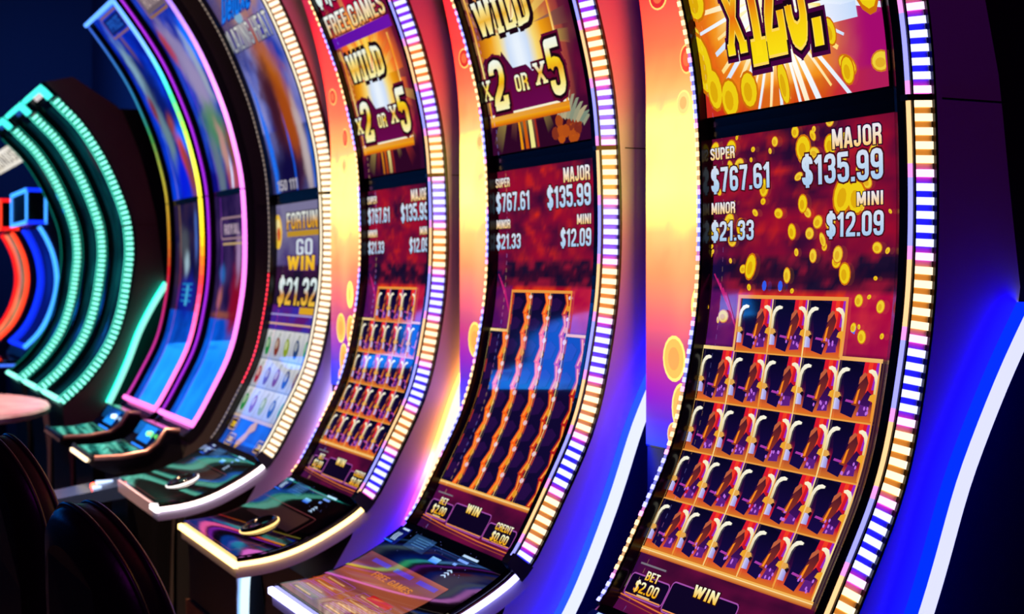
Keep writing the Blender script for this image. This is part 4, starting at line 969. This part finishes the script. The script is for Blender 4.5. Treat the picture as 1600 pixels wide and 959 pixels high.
# ------------------------------------------------------------------ teal-lit bank at the far end of the row
PRT = Profile([(1.33,-.81),(1.42,-.73),(1.50,-.65),(1.64,-.45),(1.72,-.21),(1.755,.03),(1.765,.15),(1.75,.32),(1.70,.48),(1.60,.71),(1.46,.93),(1.35,1.04),(1.28,1.115),(1.215,1.175)], .30)
M_teal_side = mat('maroon_side_panel', (.30, .16, .18), .5)
def teal_machine(base, width, v, label, sign):
    root = thing('slot_machine', label, 'slot machine', (1.65, base + width / 2, 0), 'teal lit machines at the far end')
    top = PRT.s_max - .10
    cabinet(root, PRT, base, width, M_teal_side, PRT.s_max - .01, deck=False)
    rear_light(root, base, ([(0, (.35, 1.2, .95))], [(0, (.0, 3.2, 2.0))]), '', zlo=-.85)
    bz = MB()
    PRT.sweep(bz, base, PRT.s_min, PRT.s_max, [(.010, -.012), (.010, .048), (.05, .045), (.06, .002), (.06, -.012)], 0)
    PRT.sweep(bz, base, PRT.s_min, PRT.s_max, [(width - .05, -.012), (width - .05, .03), (width - .02, .04), (width, .04), (width, -.012)], 0)
    PRT.sweep(bz, base, top - .05, top + .0, [(.05, -.012), (.05, .02), (width - .05, .02), (width - .05, -.012)], 0)
    make('bezel', bz, M_black, root)
    a, bg = teal_screen(v)
    if v == 2:
        q = random.Random(2)
        for k in range(30): a.disc(.585 + .02 * q.random(), -.35 + .02 * k, .012, .014, rgb(235, 40, 40) if (k // 4) % 2 else rgb(60, 230, 120), 4, 7)
    x1 = .705 - .062; x0 = .705 - (width - .052)
    screen_part(root, PRT, base, .705, 'game_screen', (a, bg), x0, x1, PRT.s_min + .03, top - .05, M_scr)
    a2 = Art(); a2.rect(-.02, top + .03, .5, top + .085, (lambda x, y: rgb(225, 215, 215)) if v == 1 else (lambda x, y: rgb(30, 80, 160)), 2)
    screen_part(root, PRT, base, .705, 'top_sign', (a2, lambda x, y: rgb(6, 8, 14)), x0, x1, top, PRT.s_max - .012, M_scr)
    strip(root, PRT, base, PRT.s_min + .004, top - .015, 'T', 0, .012, one_mesh=True, pitch=.034)
    mb = MB(); PRT.sweep(mb, base, PRT.s_min, PRT.s_min + .028, [(.0, .03), (.0, .05), (width, .05), (width, .03)], 0)
    make('bottom_light', mb, BARM['T'][0], root)
    mb = MB(); PRT.sweep(mb, base, PRT.s_max - .030, PRT.s_max, [(-.006, .02), (-.006, .06), (width, .06), (width, .02)], 0)
    PRT.sweep(mb, base, PRT.s_max - .10, PRT.s_max - .030, [(-.006, .018), (-.006, .058), (.030, .058), (.030, .018)], 0)
    make('cap_light', mb, lamp('cap_teal', (.10, 1.5, 1.25)), root)
    mb = MB(); PRT.sweep(mb, base, PRT.s_min + .02, top - .02, [(width - .012, .038), (width - .012, .044), (width - .002, .044), (width - .002, .038)], 0, colfn=lambda s: rgb(10, 120, 100))
    make('edge_light', mb, M_edge, root)
teal_machine(9.25, .72, 1, 'teal lit slot machine with white top sign, nearest of the teal three', 'w')
teal_machine(10.25, .72, 2, 'teal lit slot machine with blue top sign and red flecks at its far edge', 'b')
teal_machine(11.32, .72, 3, 'teal lit slot machine farthest of the teal three, next to the cream lit sign', 's')

root = thing('lit_sign', 'cream lit sign hanging past the last teal machine, cut by the left edge', 'sign', (1.41, 13.0, EYE + .98))
sg = MB(); ya, yb = 12.08, 13.95; A_, B_ = Vector((1.465, 0, EYE + .915)), Vector((1.345, 0, EYE + 1.04))
nn = Vector((-.72, 0, -.69)) * .004
def sgp(y, t, k=0): return tuple(A_.lerp(B_, t) + nn * (1 + k) + Vector((0, y, 0)))
for i in range(12):
    for j in range(4):
        q = [(ya + (yb - ya) * a / 12, b / 4) for a, b in ((i, j), (i + 1, j), (i + 1, j + 1), (i, j + 1))]
        sg.face([sgp(y, t) for y, t in q], 0, [mix(rgb(225, 215, 195), rgb(250, 246, 238), .5 + fbm(y * 2, t * 2)) for y, t in q])
tx = Art(); tx.text('BONUS', .1, .2, 1.75, .82, rgb(95, 88, 80), 1, t=.13)
for pts, col, L in tx.p: sg.face([sgp(yb - x, y, 1) for x, y in pts], 0, [col] * len(pts))
make('sign_face', sg, M_scr, root)
bx = MB(); bx.loft([[tuple(v + Vector((0, y, 0))) for v in (A_, B_, B_ + Vector((.09, 0, .08)), A_ + Vector((.09, 0, .08)))] for y in (ya - .01, yb + .01)], 0); make('sign_box', bx, M_black, root)
for y in (12.3, 13.7):
    ar = MB(); ar.tube([(1.47, y, EYE + 1.05), (3.045, y, EYE + 1.25)], .02); make('bracket', ar, M_matte, root)

PRS = Profile([(1.52,-.62),(1.64,-.50),(1.73,-.33),(1.785,-.12),(1.78,.05),(1.745,.20),(1.68,.34),(1.64,.40)], .0)
def small_machine(base, width, label, col, dimcol, art):
    root = thing('slot_machine', label, 'slot machine', (1.75, base + width / 2, 0), 'single screen machines past the teal ones')
    mb = MB()
    F = [(PRS.at(s, -.012).x, PRS.at(s, -.012).y) for s in PRS.steps(PRS.s_max, PRS.s_min, .06)]
    P = F + [(1.50, -.70), (1.50, -1.615), (2.1, -1.615), (2.1, .74), (1.72, .74), (1.72, .42)]
    mb.loft([[(x, y, EYE + z) for x, z in P] for y in (base, base + width)], 0)
    make('cabinet', mb, mat('navy_cabinet', (.02, .03, .10), .35), root)
    screen_part(root, PRS, base, .705, 'game_screen', art, .705 - width + .05, .655, PRS.s_min + .02, PRS.s_max - .02, M_scr)
    for u0, u1, c in ((-.01, .025, col), (width - .02, width + .005, dimcol)):
        mb = MB(); PRS.sweep(mb, base, PRS.s_min, PRS.s_max, [(u0, .0), (u0, .03), (u1, .03), (u1, .0)], 0, colfn=lambda s, c=c: c)
        make('neon_tube', mb, M_neon, root)
    mb = MB(); PRS.sweep(mb, base, PRS.s_min - .0, PRS.s_min + .03, [(0, .0), (0, .028), (width, .028), (width, .0)], 0, colfn=lambda s: dimcol); make('neon_tube', mb, M_neon, root)
    tb = MB(); tb.box(1.54, 1.72, base, base + width, EYE + .42, EYE + .72); tp = make('topper', tb, M_black, root, bevel=.02)
    fr = MB(); x = 1.53
    t = .03
    for (y0, y1, z0, z1) in ((base, base + width, .42, .42 + t), (base, base + width, .72 - t, .72), (base - .012, base + t, .42, .72), (base + width - t, base + width, .42, .72)):
        fr.box(x, x + .012, y0, y1, EYE + z0, EYE + z1)
        fr.c[-6:] = [[c] * 4 for c in [col] * 6]
    for z0, z1 in ((.42, .45), (.69, .72)):
        fr.box(x, 1.70, base - .012, base - .002, EYE + z0, EYE + z1); fr.c[-6:] = [[dimcol] * 4] * 6
    fr.box(1.68, 1.70, base - .012, base - .002, EYE + .42, EYE + .72); fr.c[-6:] = [[col] * 4] * 6
    make('neon_frame', fr, M_neon, tp)
    dk = MB(); dk.box(1.16, 1.56, base, base + width, EYE - .78, EYE - .72); make('button_deck', dk, M_glass, root, bevel=.02)
    de = MB(); de.box(1.15, 1.16, base, base + width, EYE - .77, EYE - .745); de.box(1.16, 1.5, base - .01, base, EYE - .77, EYE - .75); make('deck_light', de, lamp('deck_royal_blue', (.08, .25, 1.4)), root)
small_machine(12.62, 1.1, 'blue neon slot machine with square topper beside the teal bank', rgb(60, 150, 255), rgb(10, 40, 235), (Art(), blobs(lambda x, y: rgb(4, 16, 110), [(.2, 0, .2, .25, 0, rgb(6, 40, 150), .8)])))
small_machine(14.55, .9, 'red neon slot machine with orange lit screen at the left edge', rgb(255, 60, 30), rgb(225, 20, 20), (Art(), blobs(lambda x, y: mix(rgb(150, 90, 60), rgb(210, 150, 100), .5 + fbm(x * 4, y * 4)), [(.1, .1, .1, .4, 0, rgb(30, 100, 120), .8)])))

# ------------------------------------------------------------------ side console, oval table
root = thing('side_console', 'low dark blue console with one red light, between cream bar machine and chairs', 'console', (1.0, 6.27, 0))
mb = MB(); mb.loft([[(x, y, EYE - z) for x, z in ((.86, .925), (1.20, .875), (1.20, .93), (.86, .975))] for y in (6.14, 6.38)], 0); make('shelf', mb, mat('navy_shelf', (.03, .06, .16), .25), root, bevel=.01)
mb = MB(); mb.box(.98, 1.1, 6.2, 6.32, 0, EYE - .93); make('pedestal', mb, M_matte, root, bevel=.01)
mb = MB(); mb.lathe([(.012, 0), (.012, .014), (.006, .02), (.001, .02)], 1.03, 6.25, EYE - .902); make('red_light', mb, lamp('red_lamp', (9, .6, .3)), root)
mb = MB(); mb.box(1.05, 1.12, 6.30, 6.315, EYE - .896, EYE - .882); mb.box(1.02, 1.055, 6.2, 6.21, EYE - .903, EYE - .889); make('light_mark', mb, lamp('pale_mark', (1.0, 1.3, 2.0)), root)

root = thing('oval_table', 'oval table with mottled pink top below the teal machines', 'table', (.62, 9.45, 0))
mb = MB(); N_ = 48
ring = lambda k, z: [(.62 + .66 * k * math.cos(2 * math.pi * i / N_), 9.45 + 1.0 * k * math.sin(2 * math.pi * i / N_), z) for i in range(N_)]
mb.loft([ring(.97, EYE - .85), ring(1, EYE - .84), ring(1, EYE - .815), ring(.985, EYE - .80)], 0)
make('table_top', mb, mat('mottled_pink_stone', (.55, .30, .30), .3, bump=(7, .05, (.75, .55, .50))), root)
mb = MB(); mb.lathe([(.30, 0), (.30, .03), (.08, .06), (.07, .70), (.20, EYE - .851)], .62, 9.45, 0); make('pedestal', mb, M_matte, root)

# ------------------------------------------------------------------ chairs, seen from the side with their backs to the aisle
M_leather = mat('black_leather', (.022, .016, .020), .36, bump=(90, .12))
M_seam = mat('leather_piping', (.04, .035, .04), .3)
def chair(cx, cy, yaw, label):
    root = thing('casino_chair', label, 'chair', (cx, cy, 0), 'padded chairs along the near bank')
    ca, sa = math.cos(yaw), math.sin(yaw)
    W = lambda x, y, z: (cx + x * ca - y * sa, cy + x * sa + y * ca, z)
    # x forward (towards the machine); arched padded back, a little hollow for the sitter
    def arch(k, n=40):
        P = [(-.225 * k, .50)] + [(-.225 * k, .50 + (.50 - .02) * t / 6 + .02) for t in range(1, 7)]
        for i in range(1, n): a = math.pi - math.pi * i / n; P.append((.225 * k * math.cos(a), 1.0 + (.245 - (1 - k) * .225) * math.sin(a)))
        P += [(.225 * k, .50 + (.50 - .02) * t / 6 + .02) for t in range(6, 0, -1)] + [(.225 * k, .50)]
        return P
    bend = lambda y, z: .05 * (y / .225) ** 2 - .05 * (z - .5)
    def layer(k, dx): return [W(dx + bend(y, z), y, z) for y, z in arch(k)]
    mb = MB(); mb.loft([layer(.72, -.046), layer(.90, -.044), layer(.97, -.034), layer(1.0, -.018), layer(1.0, .012), layer(.97, .028), layer(.90, .036), layer(.70, .038)], 0, True, True)
    make('backrest', mb, M_leather, root)
    mb = MB(); mb.tube(layer(1.004, -.022), .005, n=8); make('piping', mb, M_seam, root)
    mb = MB(); mb.tube(layer(1.004, .016), .005, n=8); make('piping', mb, M_seam, root)
    mb = MB(); mb.tube([W(-.02, -.1, .565), W(-.03, -.1, .62), W(-.0, -.1, .48), W(.06, -.1, .44), W(.06, .1, .44), W(-.0, .1, .48), W(-.03, .1, .62)], .012, n=8); make('back_bracket', mb, M_matte, root)
    s = MB(); N_ = 28
    el = lambda k, z: [W(.24 + .25 * k * math.cos(t), .235 * k * math.sin(t), z) for t in (2 * math.pi * i / N_ for i in range(N_))]
    s.loft([el(.9, .45), el(1, .47), el(1.02, .52), el(.97, .555), el(.8, .575), el(.3, .58)], 0, True, True); make('seat', s, M_leather, root)
    p = MB(); p.lathe([(.05, .03), (.045, .10), (.035, .12), (.035, .449)], cx + .24 * ca, cy + .24 * sa, 0); make('post', p, M_chrome, root)
    b = MB(); b.lathe([(.25, 0), (.25, .012), (.22, .025), (.06, .032)], cx + .24 * ca, cy + .24 * sa, 0, n=36); make('base', b, M_chrome, root)
chair(.42, 2.42, .17, 'black leather chair nearest the camera, rounded back edged blue')
chair(.41, 3.52, .16, 'black leather chair just behind the nearest one, cut by the left edge')
chair(.405, 4.62, .16, 'black leather chair third from the camera, only its top edge showing')

# ------------------------------------------------------------------ the room
X0, X1, Y0, Y1, H = -9.5, 3.05, -3.0, 18.6, 5.8
def wall_mat(name, c, r=.7): return mat(name, c, r, bump=(3, .05))
mb = MB(); mb.face([(X0, Y0, 0), (X1, Y0, 0), (X1, Y1, 0), (X0, Y1, 0)]); structure('floor', mb, mat('brown_carpet', (.10, .045, .03), .9, bump=(9, .3, (.05, .022, .03))))
mb = MB(); mb.face([(X0, Y0, H), (X0, Y1, H), (X1, Y1, H), (X1, Y0, H)]); structure('ceiling', mb, wall_mat('ceiling_black', (.02, .02, .03)))
mb = MB(); mb.face([(X1, Y0, 0), (X1, Y0, H), (X1, Y1, H), (X1, Y1, 0)]); structure('wall_right', mb, wall_mat('wall_navy', (.014, .026, .07)))
mb = MB(); mb.face([(X0, Y1, 0), (X1, Y1, 0), (X1, Y1, H), (X0, Y1, H)]); structure('wall_far', mb, wall_mat('wall_navy', (.014, .026, .07)))
mb = MB(); mb.face([(X0, Y0, 0), (X0, Y1, 0), (X0, Y1, H), (X0, Y0, H)]); structure('wall_left', mb, wall_mat('wall_black', (.02, .02, .03)))
mb = MB(); mb.face([(X0, Y0, 0), (X0, Y0, H), (X1, Y0, H), (X1, Y0, 0)]); structure('wall_near', mb, wall_mat('wall_black', (.02, .02, .03)))
mb = MB(); mb.box(1.9, 2.6, Y0 + .01, 8.9, .001, .16); o = structure('trim_1', mb, M_matte)

# blue video boards high on the far wall, mirrored in the curved screens
def sea(x, z):
    v = abs(fbm(x * .9, z * 1.2, 4)); return mix(rgb(5, 40, 120), mix(rgb(0, 80, 235), rgb(30, 150, 255), .5 + 1.2 * fbm(x * .5, z * .6, 9)), min(1, v * 9 + .15))
def board(name, x0, x1, z0, z1, label):
    mb = MB(); nx, nz = int((x1 - x0) * 14), int((z1 - z0) * 14)
    for i in range(nx):
        for j in range(nz):
            q = [(x0 + (x1 - x0) * a / nx, z0 + (z1 - z0) * b / nz) for a, b in ((i, j), (i + 1, j), (i + 1, j + 1), (i, j + 1))]
            mb.face([(x, Y1 - .06, z) for x, z in q], 0, [sea(x, z) for x, z in q])
    vb = make(name, mb, picture_mat(name + '_face', 3.6 if name == 'video_board' else 6.5, .4), loc=((x0 + x1) / 2, Y1 - .06, z0)); tag(vb, label, 'video board')
    mb = MB(); mb.box(x0 - .05, x1 + .05, Y1 - .055, Y1 - .001, z0 - .05, z1 + .05); make('board_frame', mb, M_black, vb)
board('video_board', -1.65, -.1, 2.38, 3.75, 'tall blue video board on the far wall')
board('ribbon_board', -4.2, -1.8, 2.85, 3.2, 'short low blue ribbon board on the far wall')
board('ribbon_board', -9.3, -4.35, 3.35, 3.9, 'long blue ribbon board on the far wall, farthest left')

# ------------------------------------------------------------------ wall washer of the room, and added fill lights
def area(name, loc, target, size, col, power, spread=180):
    l = bpy.data.lights.new(name, 'AREA'); l.shape = 'DISK'; l.size = size; l.color = col; l.energy = power; l.spread = math.radians(spread)
    o = bpy.data.objects.new(name, l); C.objects.link(o); o.location = loc
    o.rotation_euler = (Vector(target) - Vector(loc)).to_track_quat('-Z', 'Y').to_euler(); return o
area('wall_washer', (1.2, 14.5, 5.5), (3.0, 16.6, 2.8), .6, (.06, .22, 1), 60, 120)
area('warm_fill', (.9, 9.3, 5.7), (.7, 9.4, 0), .25, (1, .62, .6), 36, 40)  # added fill that brightens the pink table top
area('warm_fill', (.2, 5.0, 5.7), (1.3, 5.8, .1), .3, (1, .6, .35), 22, 30)  # added warm fill for the brown kick panels
area('purple_fill', (-1.5, -1.5, 5.2), (1.9, 3.4, 2.0), .3, (.8, .04, 1), 2, 60)  # added purple fill for the side panels, no such fixture known
area('warm_fill', (.75, 6.3, 5.7), (.9, 6.2, 0), .25, (1, .55, .35), 14, 40)  # added warm fill over the aisle floor

w = bpy.data.worlds.new('world'); bpy.context.scene.world = w; w.use_nodes = True
w.node_tree.nodes['Background'].inputs['Color'].default_value = (.004, .006, .014, 1)

# ------------------------------------------------------------------ camera
cd = bpy.data.cameras.new('camera'); cam = bpy.data.objects.new('camera', cd); C.objects.link(cam)
cam.location = (0, 0, EYE); cam.rotation_euler = (math.radians(90), 0, -math.asin(.43164))
cd.sensor_width = 36; cd.lens = 2250 / 1600 * 36; cd.shift_y = -(479.5 - 428) / 1600
cd.clip_start = .05; cd.clip_end = 60
cd.dof.use_dof = True; cd.dof.focus_distance = 2.75; cd.dof.aperture_fstop = 5.0
sc = bpy.context.scene; sc.camera = cam
sc.view_settings.view_transform = 'Standard'; sc.view_settings.look = 'None'; sc.view_settings.gamma = 1; sc.view_settings.exposure = 0
sc.view_settings.use_curve_mapping = False
cy = sc.cycles
cy.use_denoising = True; cy.max_bounces = 6; cy.diffuse_bounces = 3; cy.glossy_bounces = 4; cy.sample_clamp_indirect = 6; cy.caustics_reflective = False; cy.caustics_refractive = False
